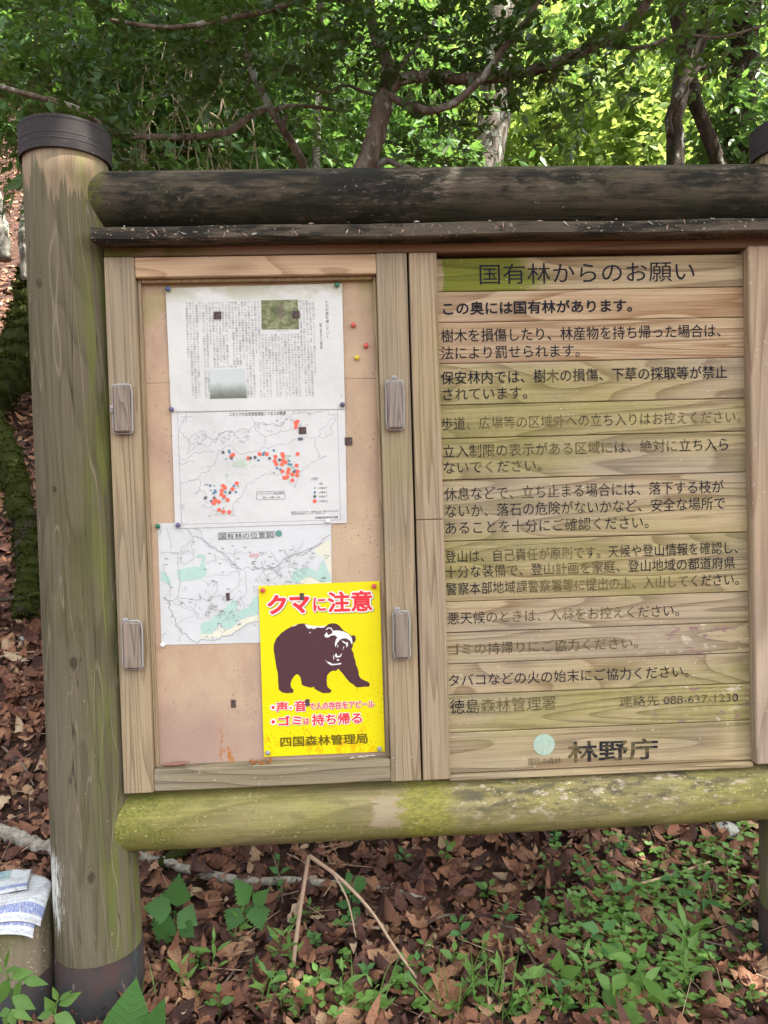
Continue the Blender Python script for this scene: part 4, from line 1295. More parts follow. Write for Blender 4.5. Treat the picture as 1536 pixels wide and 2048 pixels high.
for pts in ([(560, 553), (640, 572), (720, 576), (778, 570), (765, 587), (730, 592), (690, 588), (650, 607), (632, 595), (600, 603), (575, 580)],
            [(845, 622), (900, 618), (960, 630), (1010, 655), (1040, 690), (1052, 745), (1040, 762), (1025, 725), (990, 700), (950, 700), (920, 715), (895, 745), (875, 790), (868, 760), (880, 710), (895, 690), (868, 668), (830, 672), (800, 692), (770, 688), (762, 668), (785, 635), (800, 668), (840, 650)],
            [(775, 610), (800, 588), (835, 592), (852, 625), (845, 632), (828, 602), (802, 597), (785, 615)], [(940, 720), (985, 745), (1000, 735), (1005, 770), (988, 795), (985, 760), (950, 740)],
            [(868, 868), (885, 850), (892, 878), (915, 882), (942, 850), (930, 888), (898, 897), (875, 892)], [(895, 770), (906, 768), (895, 800)], [(955, 785), (966, 783), (950, 825)], [(852, 878), (860, 868), (862, 912), (854, 916)],
            [(885, 915), (910, 912), (915, 925), (895, 932)], [(765, 913), (790, 938), (820, 945), (840, 960), (880, 960), (938, 950), (930, 966), (880, 973), (830, 976), (798, 955)],
            [(418, 582), (470, 560), (495, 556), (455, 575)], [(605, 640), (625, 632), (615, 650)]):
    mb.add(*poly(z0(pts), Y0 - LY * 2))
mb.build("white_highlights", K_WHITE, bear)

# push pins
PIN_COL = {'blue': (0.06, 0.09, 0.2), 'green': (0.03, 0.17, 0.10), 'slate': (0.13, 0.13, 0.22), 'red': (0.6, 0.09, 0.07), 'yellow': (0.7, 0.55, 0.03), 'violet': (0.13, 0.11, 0.25),
           'white': (0.8, 0.8, 0.8), 'grey': (0.3, 0.31, 0.33), 'dark': (0.08, 0.08, 0.13)}
PIN_M = {k: plain("pin_" + k, c, 0.35, 0.5, 0.05) for k, c in PIN_COL.items()}
for (px, py, col, Y, lab) in (
        (337, 579, 'blue', Y1, "blue push pin at the top left corner of the printed article"), (674, 571, 'green', Y1, "green push pin at the top right corner of the printed article"),
        (344, 819, 'slate', Y1, "slate blue push pin where the article's lower left corner meets the survey map"), (685, 810, 'dark', Y1, "dark push pin at the lower right corner of the printed article"),
        (707, 651, 'red', YP, "upper of the two red push pins stuck alone in the hardboard"), (732, 692, 'red', YP, "lower of the two red push pins stuck alone in the hardboard"),
        (714, 716, 'yellow', YP, "yellow push pin stuck alone in the hardboard"), (357, 1050, 'violet', Y2, "violet push pin at the lower left corner of the survey map"),
        (656, 1042, 'white', Y2, "white push pin at the lower right edge of the survey map"), (317, 1052, 'green', Y3, "green push pin at the top left corner of the green patched map"),
        (326, 1289, 'white', Y3, "white push pin at the lower left corner of the green patched map"), (526, 1180, 'red', Y0, "red push pin in the top left corner of the yellow poster"),
        (748, 1172, 'red', Y0, "red push pin in the top right corner of the yellow poster"), (536, 1504, 'grey', Y0, "grey push pin in the lower left corner of the yellow poster"),
        (759, 1496, 'grey', Y0, "grey push pin in the lower right corner of the yellow poster")):
    c = P(px, py, Y)
    v, f = lathe([(0.0018, 0), (0.002, 0.003), (0.0045, 0.0036), (0.0062, 0.005), (0.0062, 0.0068), (0.005, 0.0086), (0.0028, 0.0096)], 0, 0, 16)
    v = np.stack([c[0] + v[:, 0], Y - 0.0006 - v[:, 2], c[2] + v[:, 1]], 1)
    finish(mesh_obj("push_pin", v, f, PIN_M[col], None, True, origin=c), lab, "push pin", "push pins in the display case")


def mark_mat():
    b = NB("mottled_mark")
    n = b.noise(b.co(), 260, 4, 0.7, 0.6)
    return b.done(b.ramp(n, [(0.35, (0.02, 0.012, 0.012)), (0.5, (0.09, 0.055, 0.055)), (0.68, (0.22, 0.15, 0.14))]), 0.6)


M_MARK = mark_mat()  # dark marks of unknown kind, added as thin plates
for (px, py, w, h, Y, lab) in ((435, 631, 15, 15, Y1, "small dark square mark on the left part of the article text"), (592, 629, 15, 15, Y1, "small dark square mark over the edge of the article's green photo"),
                               (605, 861, 15, 14, Y2, "small dark square mark near the red dots at the survey map's top right"), (697, 882, 15, 15, Y2, "small dark square tab over the survey map's right edge"),
                               (456, 1193, 7, 15, Y3, "narrow dark mark on the green patched map"), (604, 1193, 8, 14, Y0 - LY * 4, "narrow dark tab on the poster's top red letters"),
                               (467, 1407, 9, 16, YP, "narrow dark mark on the bare hardboard left of the poster"), (615, 1405, 8, 14, Y0 - LY * 4, "narrow dark tab on the poster's lower red letters")):
    c = P(px, py, Y); s = (DIST + Y) / FPX
    v, f = box(c[0] - w * s / 2, c[0] + w * s / 2, Y - 0.0022, Y - 0.0003, c[2] - h * s / 2, c[2] + h * s / 2, 0.0004)
    finish(mesh_obj("dark_mark", v, f, M_MARK, None, False, origin=c), lab, "tab", "dark marks in the display case")


# ------------------------------------------------------------------ THE GROUND
def Hgt(x, y):
    x = np.asarray(x, float); y = np.asarray(y, float)
    d = np.maximum(0, y - 0.35)
    side = 1 / (1 + np.exp((x - 0.3) * 1.6))              # 1 on the left, 0 on the right
    s = 0.16 + 0.30 * side
    h = s * d + (0.010 + 0.008 * side) * np.minimum(d, 25) ** 2
    far = np.maximum(0, d - 14)
    h = h + 0.5 * far
    h = h + 0.03 * np.sin(2.1 * x + 0.7) * np.sin(1.7 * y) * np.clip(d, 0, 1) + 0.05 * np.sin(0.9 * x + y * 1.1) * np.clip(d - .5, 0, 1)
    h = h + 0.012 * np.sin(9 * x + 3 * y) * np.sin(7 * y - 2 * x)
    return h


def soil_mat():
    b = NB("forest_soil")
    co = b.co()
    n = b.noise(co, 3.5, 6, 0.7)
    c = b.ramp(n, [(0.3, (0.022, 0.014, 0.010)), (0.5, (0.05, 0.03, 0.022)), (0.7, (0.09, 0.055, 0.04))])
    v = b.sep(b.voro(b.map(co, (1, 1, .6)), 26, 'F1', 1, 1))[0]
    c = b.mix(b.math('MULTIPLY', v, 0.6), c, (0.11, 0.055, 0.04))
    h = b.math('ADD', b.noise(co, 60, 5, 0.7), b.voro(co, 30))
    b.bump(h, 0.9, 0.02)
    return b.done(c, 0.95, 0.1)


def axis_pts(lo, hi, fine_lo, fine_hi, fine, grow=1.22):
    p = list(np.arange(fine_lo, fine_hi + 1e-6, fine))
    st = fine
    while p[-1] < hi: st *= grow; p.append(p[-1] + st)
    st = fine
    while p[0] > lo: st *= grow; p.insert(0, p[0] - st)
    return np.array(p)


gx = axis_pts(-120, 120, -3, 2.5, 0.09)
gy = axis_pts(-60, 140, -0.5, 4.5, 0.09)
GX, GY = np.meshgrid(gx, gy)
V = np.stack([GX.ravel(), GY.ravel(), Hgt(GX, GY).ravel()], 1)
nx_, ny_ = len(gx), len(gy)
I, J = np.meshgrid(np.arange(nx_ - 1), np.arange(ny_ - 1))
A = (J * nx_ + I).ravel()
ground = mesh_obj("ground", V, np.stack([A, A + 1, A + nx_ + 1, A + nx_], 1), soil_mat(), None, True)
finish(ground, kind='structure')


# ------------------------------------------------------------------ scattering leaf-shaped faces
def unit(v):
    return v / (np.linalg.norm(v, axis=-1, keepdims=True) + 1e-9)


def scatter(T, TF, pos, ax, nr, L, W, bend=None):
    """copy a template (along, across, up) to every position; ax = leaf axis, nr = approximate normal"""
    T = np.asarray(T, float)
    ax = unit(ax); sd_ = unit(np.cross(nr, ax)); nr = np.cross(ax, sd_)
    n, k = len(pos), len(T)
    L = np.broadcast_to(L, n)[:, None]; W = np.broadcast_to(W, n)[:, None]
    al = T[None, :, 0] * L
    ac = T[None, :, 1] * W
    up = T[None, :, 2] * W
    if bend is not None:
        up = up + bend[:, None] * (T[None, :, 0] ** 2) * L
    v = pos[:, None] + ax[:, None] * al[..., None] + sd_[:, None] * ac[..., None] + nr[:, None] * up[..., None]
    TF = np.asarray(TF, int)
    f = (TF[None] + (np.arange(n) * k)[:, None, None]).reshape(-1, TF.shape[1])
    return v.reshape(-1, 3), f, k


LEAF6 = ([(0, 0, 0), (.3, -.5, .10), (.72, -.36, .08), (1, 0, -.04), (.72, .36, .08), (.3, .5, .10)], [(0, 3, 2, 1), (0, 5, 4, 3)])


def leaf_template(n=7, serr=0.0, widest=0.4, fold=0.14, droop=0.1, tip=1.2):
    """leaf blade made of quads left and right of the midrib"""
    T, F = [], []
    t = np.linspace(0, 1, n)
    w = np.array([max(0.02, (q / widest) ** 0.7 if q < widest else max(0.0, (1 - ((q - widest) / (1 - widest)) ** tip))) for q in t]) * 0.5
    w[0] = 0.04; w[-1] = 0.01
    for i, q in enumerate(t):
        z = -droop * q * q
        ws = w[i]
        back = 0.0
        if serr and 0 < i < n - 1:
            if i % 2: ws = w[i] * (1 + serr); back = 0.02
            else: ws = w[i] * (1 - serr * .5); back = -0.015
        T += [(q, 0, z), (q + back, -ws, z + fold * w[i] * 2), (q + back, ws, z + fold * w[i] * 2)]
    for i in range(n - 1):
        a, b = 3 * i, 3 * (i + 1)
        F += [(a, b, b + 1, a + 1), (a, a + 2, b + 2, b)]
    return T, F


L_OVATE = leaf_template(7, 0, 0.38, 0.16, 0.12, 1.3)
L_LANCE = leaf_template(7, 0, 0.42, 0.14, 0.2, 1.2)
L_NETTLE = leaf_template(19, 0.22, 0.33, 0.12, 0.12, 1.15)
L_ROUND = leaf_template(6, 0, 0.5, 0.1, 0.05, 2.2)


def leaf_mat(name, lo, hi, trans=0.4, rough=0.45, spec=0.4, tcol=None, old=0.0, veins=False):
    b = NB(name)
    t = b.attr('tint')
    c = b.mix(t, lo, hi)
    if veins:
        vf = b.math('ABSOLUTE', b.math('SUBTRACT', b.math('FRACT', b.attr('fade')), 0.5))
        vl = b.sm(vf, 0.13, 0.0)
        c = b.mix(b.math('MULTIPLY', vl, 0.28), c, tuple(q * 1.8 for q in lo))
        hol = b.noise(b.co(), 30, 3, 0.6)
        c = b.mix(b.math('MULTIPLY', b.sm(hol, 0.55, 0.75), 0.4), c, tuple(q * 0.6 for q in lo))
        b.bump(b.math('MULTIPLY', vl, -1.0), 0.5, 0.002)
    if old: c = b.mix(b.sm(t, 1 - old, 1 - old + 0.01), c, (0.34, 0.22, 0.02))
    n = b.noise(b.co(), 45, 3)
    c = b.mix(b.math('MULTIPLY', n, 0.5), c, tuple(q * 0.55 for q in lo))
    b.done(c, rough, spec)
    tr = b.t.nodes.new('ShaderNodeBsdfTranslucent')
    tc = b.mix(0.55, c, tcol or (hi[0] * 1.6, hi[1] * 1.5, hi[2] * 0.7))
    b.t.links.new(tc, tr.inputs[0])
    mx = b.t.nodes.new('ShaderNodeMixShader'); mx.inputs[0].default_value = trans
    b.t.links.new(b.bs.outputs[0], mx.inputs[1]); b.t.links.new(tr.outputs[0], mx.inputs[2])
    b.t.links.new(mx.outputs[0], b.out.inputs[0])
    return b.m


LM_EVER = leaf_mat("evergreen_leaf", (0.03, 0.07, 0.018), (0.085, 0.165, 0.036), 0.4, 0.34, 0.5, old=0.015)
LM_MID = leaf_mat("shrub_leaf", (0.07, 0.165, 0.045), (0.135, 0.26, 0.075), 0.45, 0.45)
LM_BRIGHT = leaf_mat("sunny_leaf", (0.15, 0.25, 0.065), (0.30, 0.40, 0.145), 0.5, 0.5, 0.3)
LM_HERB = leaf_mat("herb_leaf", (0.10, 0.22, 0.045), (0.20, 0.37, 0.085), 0.4, 0.45, veins=True)
LM_HERB_D = leaf_mat("dark_herb_leaf", (0.075, 0.21, 0.055), (0.13, 0.30, 0.085), 0.38, 0.5, veins=True)
LM_FERN = leaf_mat("conifer_leaf", (0.03, 0.07, 0.02), (0.07, 0.14, 0.035), 0.35, 0.5)


def litter_mat():
    b = NB("fallen_leaf")
    t = b.attr('tint')
    c = b.ramp(t, [(0.0, (0.03, 0.016, 0.014)), (0.22, (0.085, 0.04, 0.031)), (0.42, (0.165, 0.073, 0.047)), (0.58, (0.25, 0.112, 0.064)), (0.74, (0.34, 0.175, 0.096)), (0.88, (0.43, 0.28, 0.165)), (1.0, (0.5, 0.38, 0.25))])
    n = b.noise(b.co(), 130, 4, 0.7)
    c = b.mix(b.math('MULTIPLY', b.sm(n, 0.42, 0.75), 0.6), c, (0.055, 0.022, 0.018))
    n2 = b.noise(b.co(), 28, 3, 0.6)
    c = b.mix(b.math('MULTIPLY', b.sm(n2, 0.55, 0.8), 0.4), c, (0.23, 0.14, 0.12))
    vf = b.math('ABSOLUTE', b.math('SUBTRACT', b.math('FRACT', b.attr('fade')), 0.5))
    vl = b.sm(vf, 0.12, 0.0)
    c = b.mix(b.math('MULTIPLY', vl, 0.4), c, (0.05, 0.025, 0.02))
    b.bump(b.math('ADD', b.math('MULTIPLY', n, .5), b.math('MULTIPLY', vl, -1.0)), 0.6, 0.003)
    return b.done(c, 0.75, 0.25)


M_LITTER = litter_mat()


def litter(name, pos, size, seed):
    """curled dead leaves: 5 x 3 grid blades with their own curl"""
    g = np.random.default_rng(seed)
    n = len(pos)
    NL = 10
    t = np.linspace(0, 1, NL); wv = (np.sin(np.pi * np.clip(t, 0, 1) ** .85) ** .75 * .97 + .03) * .5
    a = np.repeat(t, 5); s = np.tile(np.array([-1, -.5, 0, .5, 1]), NL); w = np.repeat(wv, 5)
    k = len(a)
    L = size * np.clip(np.exp(g.normal(-.25, .38, n)), .3, 1.2); W = L * g.uniform(.36, .64, n)
    wav = 1 + 0.13 * g.normal(size=(n, k)) * (np.abs(s) > .9)
    ac = s[None] * w[None] * W[:, None] * wav
    curlc = g.normal(0, 1.5, n)[:, None] / W[:, None] * .5
    curll = g.normal(0.0, 1.3, n)[:, None] / L[:, None]
    al = a[None] * L[:, None]
    upz = curlc * ac ** 2 * 1.6 + curll * (al - .45 * L[:, None]) ** 2 + 0.05 * W[:, None] * np.sin(a[None] * 22 + g.uniform(0, 6, n)[:, None]) * np.abs(s[None])
    upz += g.normal(0, .035, (n, k)) * W[:, None]
    th = g.uniform(0, 2 * math.pi, n)
    tilt = g.normal(0, .30, (n, 2))
    ax = unit(np.stack([np.cos(th), np.sin(th), tilt[:, 0]], 1))
    e = 0.05
    gn = np.stack([-(Hgt(pos[:, 0] + e, pos[:, 1]) - Hgt(pos[:, 0] - e, pos[:, 1])) / (2 * e), -(Hgt(pos[:, 0], pos[:, 1] + e) - Hgt(pos[:, 0], pos[:, 1] - e)) / (2 * e), np.ones(n)], 1)
    gn = unit(unit(gn) + np.stack([tilt[:, 1] * .8, tilt[:, 0] * .8, np.zeros(n)], 1))
    ax = unit(ax - gn * (ax * gn).sum(1)[:, None])
    sd_ = np.cross(gn, ax)
    v = pos[:, None] + ax[:, None] * (al - L[:, None] * .5)[..., None] + sd_[:, None] * ac[..., None] + gn[:, None] * upz[..., None]
    q = []
    for i in range(NL - 1):
        for j in range(4): q.append((i * 5 + j, i * 5 + j + 1, (i + 1) * 5 + j + 1, (i + 1) * 5 + j))
    f = (np.array(q)[None] + (np.arange(n) * k)[:, None, None]).reshape(-1, 4)
    tint = np.repeat(np.clip(g.beta(1.8, 2.0, n), 0, 1), k)
    vein = np.tile(a * 9 - np.abs(s) * 2.6, n)
    o = mesh_obj(name, v.reshape(-1, 3), f, M_LITTER, None, True, tint=tint, fade=vein)
    return finish(o, kind='stuff')


g = np.random.default_rng(11)
# near floor under and behind the board
n = 9500
x = g.uniform(-1.5, 2.0, n); y = -0.45 + 3.4 * g.random(n) ** 1.25
z = Hgt(x, y) + g.uniform(0.002, 0.045, n)
o = litter("leaf_litter", np.stack([x, y, z], 1), 0.078, 1)
finish(o, "deep litter of curled red brown dead leaves covering the ground below the board", "leaf litter")
n = 7000
x = g.uniform(-1.4, 2.0, n); y = -0.45 + 2.6 * g.random(n) ** 1.2
z = Hgt(x, y) + g.uniform(0.012, 0.05, n)
o = litter("leaf_scraps", np.stack([x, y, z], 1), 0.03, 3)
finish(o, "torn scraps and small dead leaves mixed into the litter below the board", "leaf litter")
n = 9000
y = 1.2 + 13 * g.random(n) ** 1.5
x = -(y + DIST) * g.uniform(.33, .60, n)
z = Hgt(x, y) + g.uniform(0.0, 0.04, n)
o = litter("leaf_litter", np.stack([x, y, z], 1), 0.085, 2)
finish(o, "dead leaves strewn up the hillside seen left of the left post", "leaf litter")

M_BARK = {}


def bark(name, lo, hi, moss=0.0, lichen=0.0, sc=(30, 30, 6), rings=False):
    b = NB(name)
    co = b.co()
    n = b.noise(b.map(co, sc), 1, 5, 0.7)
    c = b.mix(b.sm(n, 0.3, 0.7), lo, hi)
    if rings:
        x, y, z = b.sep(co)
        r = b.noise(b.map(co, (160, 160, 160)), 1, 2, 0.6)
        c = b.mix(b.math('MULTIPLY', b.sm(r, 0.6, 0.68), 0.8), c, (0.05, 0.04, 0.03))
    if lichen:
        l = b.noise(b.map(co, (14, 14, 9)), 1, 5, 0.65)
        c = b.mix(b.math('MULTIPLY', b.sm(l, 0.62 - .2 * lichen, 0.7 - .2 * lichen), 0.8), c, (0.36, 0.37, 0.32))
    if moss:
        m_ = b.noise(b.map(co, (5, 5, 3)), 1, 5, 0.65)
        mc = b.mix(b.noise(co, 90, 3), (0.010, 0.014, 0.002), (0.045, 0.055, 0.008))
        c = b.mix(b.sm(m_, 0.75 - .5 * moss, 0.85 - .5 * moss), c, mc)
    b.bump(b.math('ADD', n, b.noise(co, 120, 3)), 0.8, 0.01)
    return b.done(c, 0.9, 0.15)


BK_EVER = bark("evergreen_bark", (0.08, 0.06, 0.045), (0.22, 0.175, 0.135), 0.08, 0.4)
BK_PALE = bark("pale_bark", (0.10, 0.095, 0.08), (0.24, 0.225, 0.19), 0.25, 0.5)
BK_BIG = bark("flaky_bark", (0.045, 0.037, 0.03), (0.19, 0.16, 0.13), 0.4, 0.45, (26, 26, 3))
BK_MOSSY = bark("mossy_bark", (0.02, 0.017, 0.013), (0.06, 0.048, 0.036), 0.85, 0.0)
BK_DARK = bark("dark_bark", (0.03, 0.024, 0.02), (0.085, 0.066, 0.05), 0.4, 0.1)
BK_BIRCH = bark("fallen_branch_bark", (0.2, 0.17, 0.14), (0.46, 0.42, 0.35), 0.05, 0.3, (40, 40, 40), True)
BK_STALK = plain("dry_stalk", (0.42, 0.29, 0.2), 0.7, 0.25, 0.25, 60)
BK_TWIG = plain("grey_twig", (0.16, 0.12, 0.09), 0.85, 0.15, 0.35, 80)
BK_VINE = plain("pale_vine", (0.30, 0.25, 0.17), 0.85, 0.15, 0.35, 60)


def pix(pts):
    """measured path: (px, py, distance plane) -> points"""
    return np.array([P(a, b, c) for a, b, c in pts])


def to_ground(pts, extra=0.15):
    """continue a trunk path down into the ground"""
    p0 = pts[0]
    zg = float(Hgt(p0[0], p0[1])) - extra
    if p0[2] > zg:
        k = max(2, int((p0[2] - zg) / 0.25))
        d = [(p0[0] + 0.03 * math.sin(i), p0[1] + 0.02 * math.cos(i), zg + (p0[2] - zg) * i / k) for i in range(k)]
        return np.vstack([d, pts])
    return pts


# ------------------------------------------------------------------ sprays of foliage
def sprays(cen, rad, count, twig=0.22, per=13, L=0.038, W=0.016, seed=0, flat=0.5, T=LEAF6, up=0.25, squash=(1, 1, 1), shell=0.0, tb=(0, 1), droop=0.0, pairs=False):
    """leafy twigs filling a blob; returns leaf verts, faces, tint and twig segments"""
    g = np.random.default_rng(seed)
    d = unit(g.normal(size=(count, 3)))
    r = (shell + (1 - shell) * g.random(count)) ** (1 / 2.4)
    c = np.asarray(cen) + d * r[:, None] * np.asarray(rad) * np.asarray(squash)
    td = unit(d * 0.7 + g.normal(size=(count, 3)) * 0.7 + np.array([0, 0, -droop]))
    td[:, 2] *= flat
    td = unit(td)
    tl = twig * g.uniform(.6, 1.3, count)
    s = np.linspace(0.12, 1.0, per)
    sway = g.normal(size=(count, 1, 3)) * 0.12
    pos = c[:, None] + td[:, None] * (s[None, :, None] * tl[:, None, None]) + sway * (s[None, :, None] ** 2) * tl[:, None, None]
    upv = unit(np.array([0, 0, 1.0]) + g.normal(size=(count, 3)) * up)
    side = unit(np.cross(upv, td))
    sg = np.where(np.arange(per) % 2 == 0, 1.0, -1.0)
    la = unit(td[:, None] * 0.75 + side[:, None] * sg[None, :, None] * 0.8 + g.normal(size=(count, per, 3)) * 0.28 + np.array([0, 0, -droop * .6]))
    ln = unit(upv[:, None] + g.normal(size=(count, per, 3)) * (0.25 + up))
    N = count * per
    LL = L * g.uniform(.65, 1.25, N)
    v, f, k = scatter(T[0], T[1], pos.reshape(-1, 3), la.reshape(-1, 3), ln.reshape(-1, 3), LL, W / L * LL * g.uniform(.8, 1.2, N))
    tint = np.repeat(np.clip(np.repeat(g.uniform(tb[0], tb[1], count), per) * .7 + .3 * g.random(N), 0, 1), k)
    return v, f, tint, (c, c + td * tl[:, None])


def twig_mesh(a, b, r=0.0016):
    """three-sided twigs from a to b"""
    n = len(a)
    d = unit(b - a); u = unit(np.cross(d, np.array([.3, .2, .9]))); w = np.cross(d, u)
    an = np.array([0, 2.09, 4.19])
    off = np.cos(an)[None, :, None] * u[:, None] + np.sin(an)[None, :, None] * w[:, None]
    v = np.concatenate([a[:, None] + off * r, b[:, None] + off * r * .4], 1)
    q = np.array([(0, 1, 4, 3), (1, 2, 5, 4), (2, 0, 3, 5)])
    f = (q[None] + (np.arange(n) * 6)[:, None, None]).reshape(-1, 4)
    return v.reshape(-1, 3), f


class Crown:
    def __init__(s): s.v, s.f, s.t, s.n, s.a, s.b = [], [], [], 0, [], []

    def add(s, v, f, t, tw):
        s.v.append(v); s.f.append(f + s.n); s.t.append(t); s.n += len(v)
        s.a.append(tw[0]); s.b.append(tw[1])

    def build(s, parent, mat, twig_mat=None, tr=0.0016, name="crown"):
        o = mesh_obj(name, np.concatenate(s.v), np.concatenate(s.f), mat, parent, False, tint=np.concatenate(s.t))
        if twig_mat is not None:
            v, f = twig_mesh(np.concatenate(s.a), np.concatenate(s.b), tr)
            mesh_obj("twigs", v, f, twig_mat, o)
        return o


def limbs(parent, specs, mat, first="trunk", other="limb", sides=10):
    for i, (pts, r0, r1, n) in enumerate(specs):
        p = smooth_path(pts, n)
        g = np.random.default_rng(i + int(abs(p[0][0]) * 100))
        p[1:-1] += g.normal(size=(n - 2, 3)) * r1 * 0.10
        v, f = tube(p, np.linspace(r0, r1, n), sides, True, 0.05, i)
        mesh_obj(first if i == 0 else other, v, f, mat, parent, True)


# --- 1. the dark evergreen that overhangs the board
YE = 1.35
base = P(745, 336, YE)
tree = thing("evergreen_tree", (base[0], base[1], float(Hgt(base[0], base[1]))), "dark small leaved evergreen forking just behind the top beam, its limbs overhanging the board", "tree")
tr0 = to_ground(pix([(722, 350, YE), (742, 300, YE), (757, 250, YE), (765, 195, YE)]))
limbs(tree, [
    (tr0, 0.066, 0.040, 26),
    (pix([(765, 205, YE), (775, 130, YE), (748, 60, YE), (735, -20, YE), (700, -160, YE + .1)]), 0.032, 0.016, 24),
    (pix([(768, 200, YE), (800, 162, YE), (860, 152, YE), (930, 158, YE - .05), (1020, 150, YE - .1), (1110, 128, YE - .2), (1200, 85, YE - .25), (1270, 40, YE - .3), (1330, -60, YE - .35)]), 0.026, 0.018, 44),
    (pix([(775, 185, YE), (800, 203, YE - .05), (850, 220, YE - .1), (905, 208, YE - .15), (960, 160, YE - .2), (1005, 100, YE - .2), (1050, 45, YE - .2), (1095, -30, YE - .2)]), 0.017, 0.012, 40),
    (pix([(770, 180, YE), (810, 120, YE + .2), (860, 60, YE + .4), (900, -40, YE + .6)]), 0.012, 0.007, 20),
    (pix([(730, 345, YE + .05), (770, 322, YE), (800, 332, YE - .05), (830, 338, YE - .1)]), 0.018, 0.008, 14),
    (pix([(760, 190, YE), (730, 185, YE + .05), (690, 170, YE + .1), (650, 185, YE + .1), (600, 165, YE + .1)]), 0.008, 0.004, 16),
    (pix([(735, 20, YE), (640, -10, YE - .2), (540, 20, YE - .3), (440, 40, YE - .4), (340, 55, YE - .5), (220, 40, YE - .5)]), 0.014, 0.006, 30),
    (pix([(1200, 85, YE - .25), (1280, 95, YE - .3), (1360, 70, YE - .35), (1440, 75, YE - .4), (1530, 50, YE - .4)]), 0.009, 0.004, 24),
], BK_EVER)
cr = Crown()
CL = [  # px, py, plane, radius, sprays
    (60, 0, .9, .24, 36), (180, 10, .9, .24, 34), (300, 5, .95, .24, 36), (420, 15, 1.0, .23, 34), (540, 10, 1.05, .23, 34), (80, 110, 1.05, .2, 15), (220, 120, 1.1, .18, 12), (60, 180, 1.2, .16, 9),
    (640, 60, 1.2, .2, 28), (700, 20, 1.2, .22, 30), (820, 30, 1.25, .24, 44), (900, 60, 1.3, .22, 40), (860, 100, 1.45, .16, 16), (980, 30, 1.2, .22, 30), (1060, 60, 1.15, .2, 24), (1010, 110, 1.3, .14, 10),
    (1140, 90, 1.1, .16, 16), (1190, 30, 1.1, .2, 16), (1090, 180, 1.15, .12, 12), (950, 215, 1.4, .12, 7), (860, 300, 1.45, .16, 14), (900, 330, 1.5, .18, 16), (1280, 110, 1.05, .13, 8), (1180, 160, 1.1, .12, 8),
    (1350, 50, 1.05, .18, 14), (1440, 30, 1.0, .2, 16), (1500, 80, 1.0, .14, 8), (690, 150, 1.5, .15, 8), (610, 100, 1.4, .16, 12), (650, 250, 1.55, .14, 6), (470, 100, 1.3, .16, 10), (380, 130, 1.2, .16, 12),
    (240, 300, 1.0, .12, 16), (300, 320, 1.1, .13, 16), (130, 230, 1.1, .14, 10), (850, 250, 1.5, .12, 6), (1040, 240, 1.3, .11, 6)]
for i, (px, py, Y, r, n) in enumerate(CL):
    cr.add(*sprays(P(px, py, Y), r, n, 0.18, 13, 0.043, 0.019, 100 + i, 0.6, up=0.35))
cr.build(tree, LM_EVER, BK_TWIG, 0.0014)

# --- 2. slender evergreen left of it, with the swinging low branch
b0 = P(610, 336, 1.7)
tree = thing("slender_tree", (b0[0], b0[1], float(Hgt(b0[0], b0[1]))), "thin leaning tree whose long low branch sags behind the left post cap", "tree")
limbs(tree, [
    (to_ground(pix([(612, 345, 1.7), (580, 280, 1.65), (545, 225, 1.6), (520, 175, 1.6), (495, 110, 1.6), (500, 30, 1.55), (520, -60, 1.5)])), 0.026, 0.014, 30),
    (pix([(535, 215, 1.6), (505, 228, 1.5), (460, 262, 1.4), (400, 272, 1.3), (330, 274, 1.2), (270, 272, 1.1), (222, 262, 1.0), (150, 215, .9), (60, 190, .8), (-40, 160, .8)]), 0.016, 0.008, 44),
    (pix([(545, 222, 1.6), (580, 212, 1.6), (640, 215, 1.65), (690, 225, 1.7)]), 0.012, 0.006, 14),
    (pix([(500, 120, 1.6), (440, 90, 1.5), (360, 75, 1.4), (300, 50, 1.4)]), 0.009, 0.004, 16),
    (pix([(560, 250, 1.62), (575, 230, 1.62), (570, 260, 1.62), (590, 300, 1.68)]), 0.01, 0.006, 10)], BK_EVER)
cr = Crown()
for i, (px, py, Y, r, n) in enumerate([(500, 60, 1.6, .25, 40), (400, 90, 1.5, .22, 34), (330, 60, 1.4, .22, 34), (600, 190, 1.9, .15, 10), (670, 225, 1.9, .14, 9), (120, 170, 1.0, .16, 18), (440, 320, 1.7, .16, 12), (570, 140, 1.8, .16, 10)]):
    cr.add(*sprays(P(px, py, Y), r, n, 0.18, 13, 0.036, 0.015, 200 + i, 0.6, up=0.35))
cr.build(tree, LM_EVER, BK_TWIG, 0.0014)


def simple_tree(name, label, base_pts, r0, r1, barkm, blobs, leafm, L, W, seed, twig=0.3, per=9, T=LEAF6, limbs_extra=(), group=None, tb=(0, 1), droop=.1, up=.4, twm=BK_TWIG):
    p = to_ground(np.asarray(base_pts))
    t = thing(name, tuple(p[0] + np.array([0, 0, 0.15])), label, "tree" if "tree" in name else "shrub", group)
    limbs(t, [(p, r0, r1, 26)] + list(limbs_extra), barkm)
    c = Crown()
    for i, (cen, rad, n) in enumerate(blobs):
        c.add(*sprays(cen, rad, n, twig, per, L, W, seed * 50 + i, 0.7, T, up, droop=droop, tb=tb))
    c.build(t, leafm, twm, 0.002)
    return t


# --- 3. pale pole trunk
simple_tree("pole_tree", "straight pale grey trunk as thin as a pole left of the forked evergreen", pix([(631, 338, 3.2), (634, 250, 3.2), (637, 150, 3.2), (640, 0, 3.2), (645, -200, 3.2)]), 0.03, 0.024, BK_PALE,
            [(P(640, -60, 3.2), .6, 60), (P(560, 20, 3.4), .5, 45), (P(720, 40, 3.5), .5, 45)], LM_MID, 0.07, 0.03, 31, 0.3, 9)
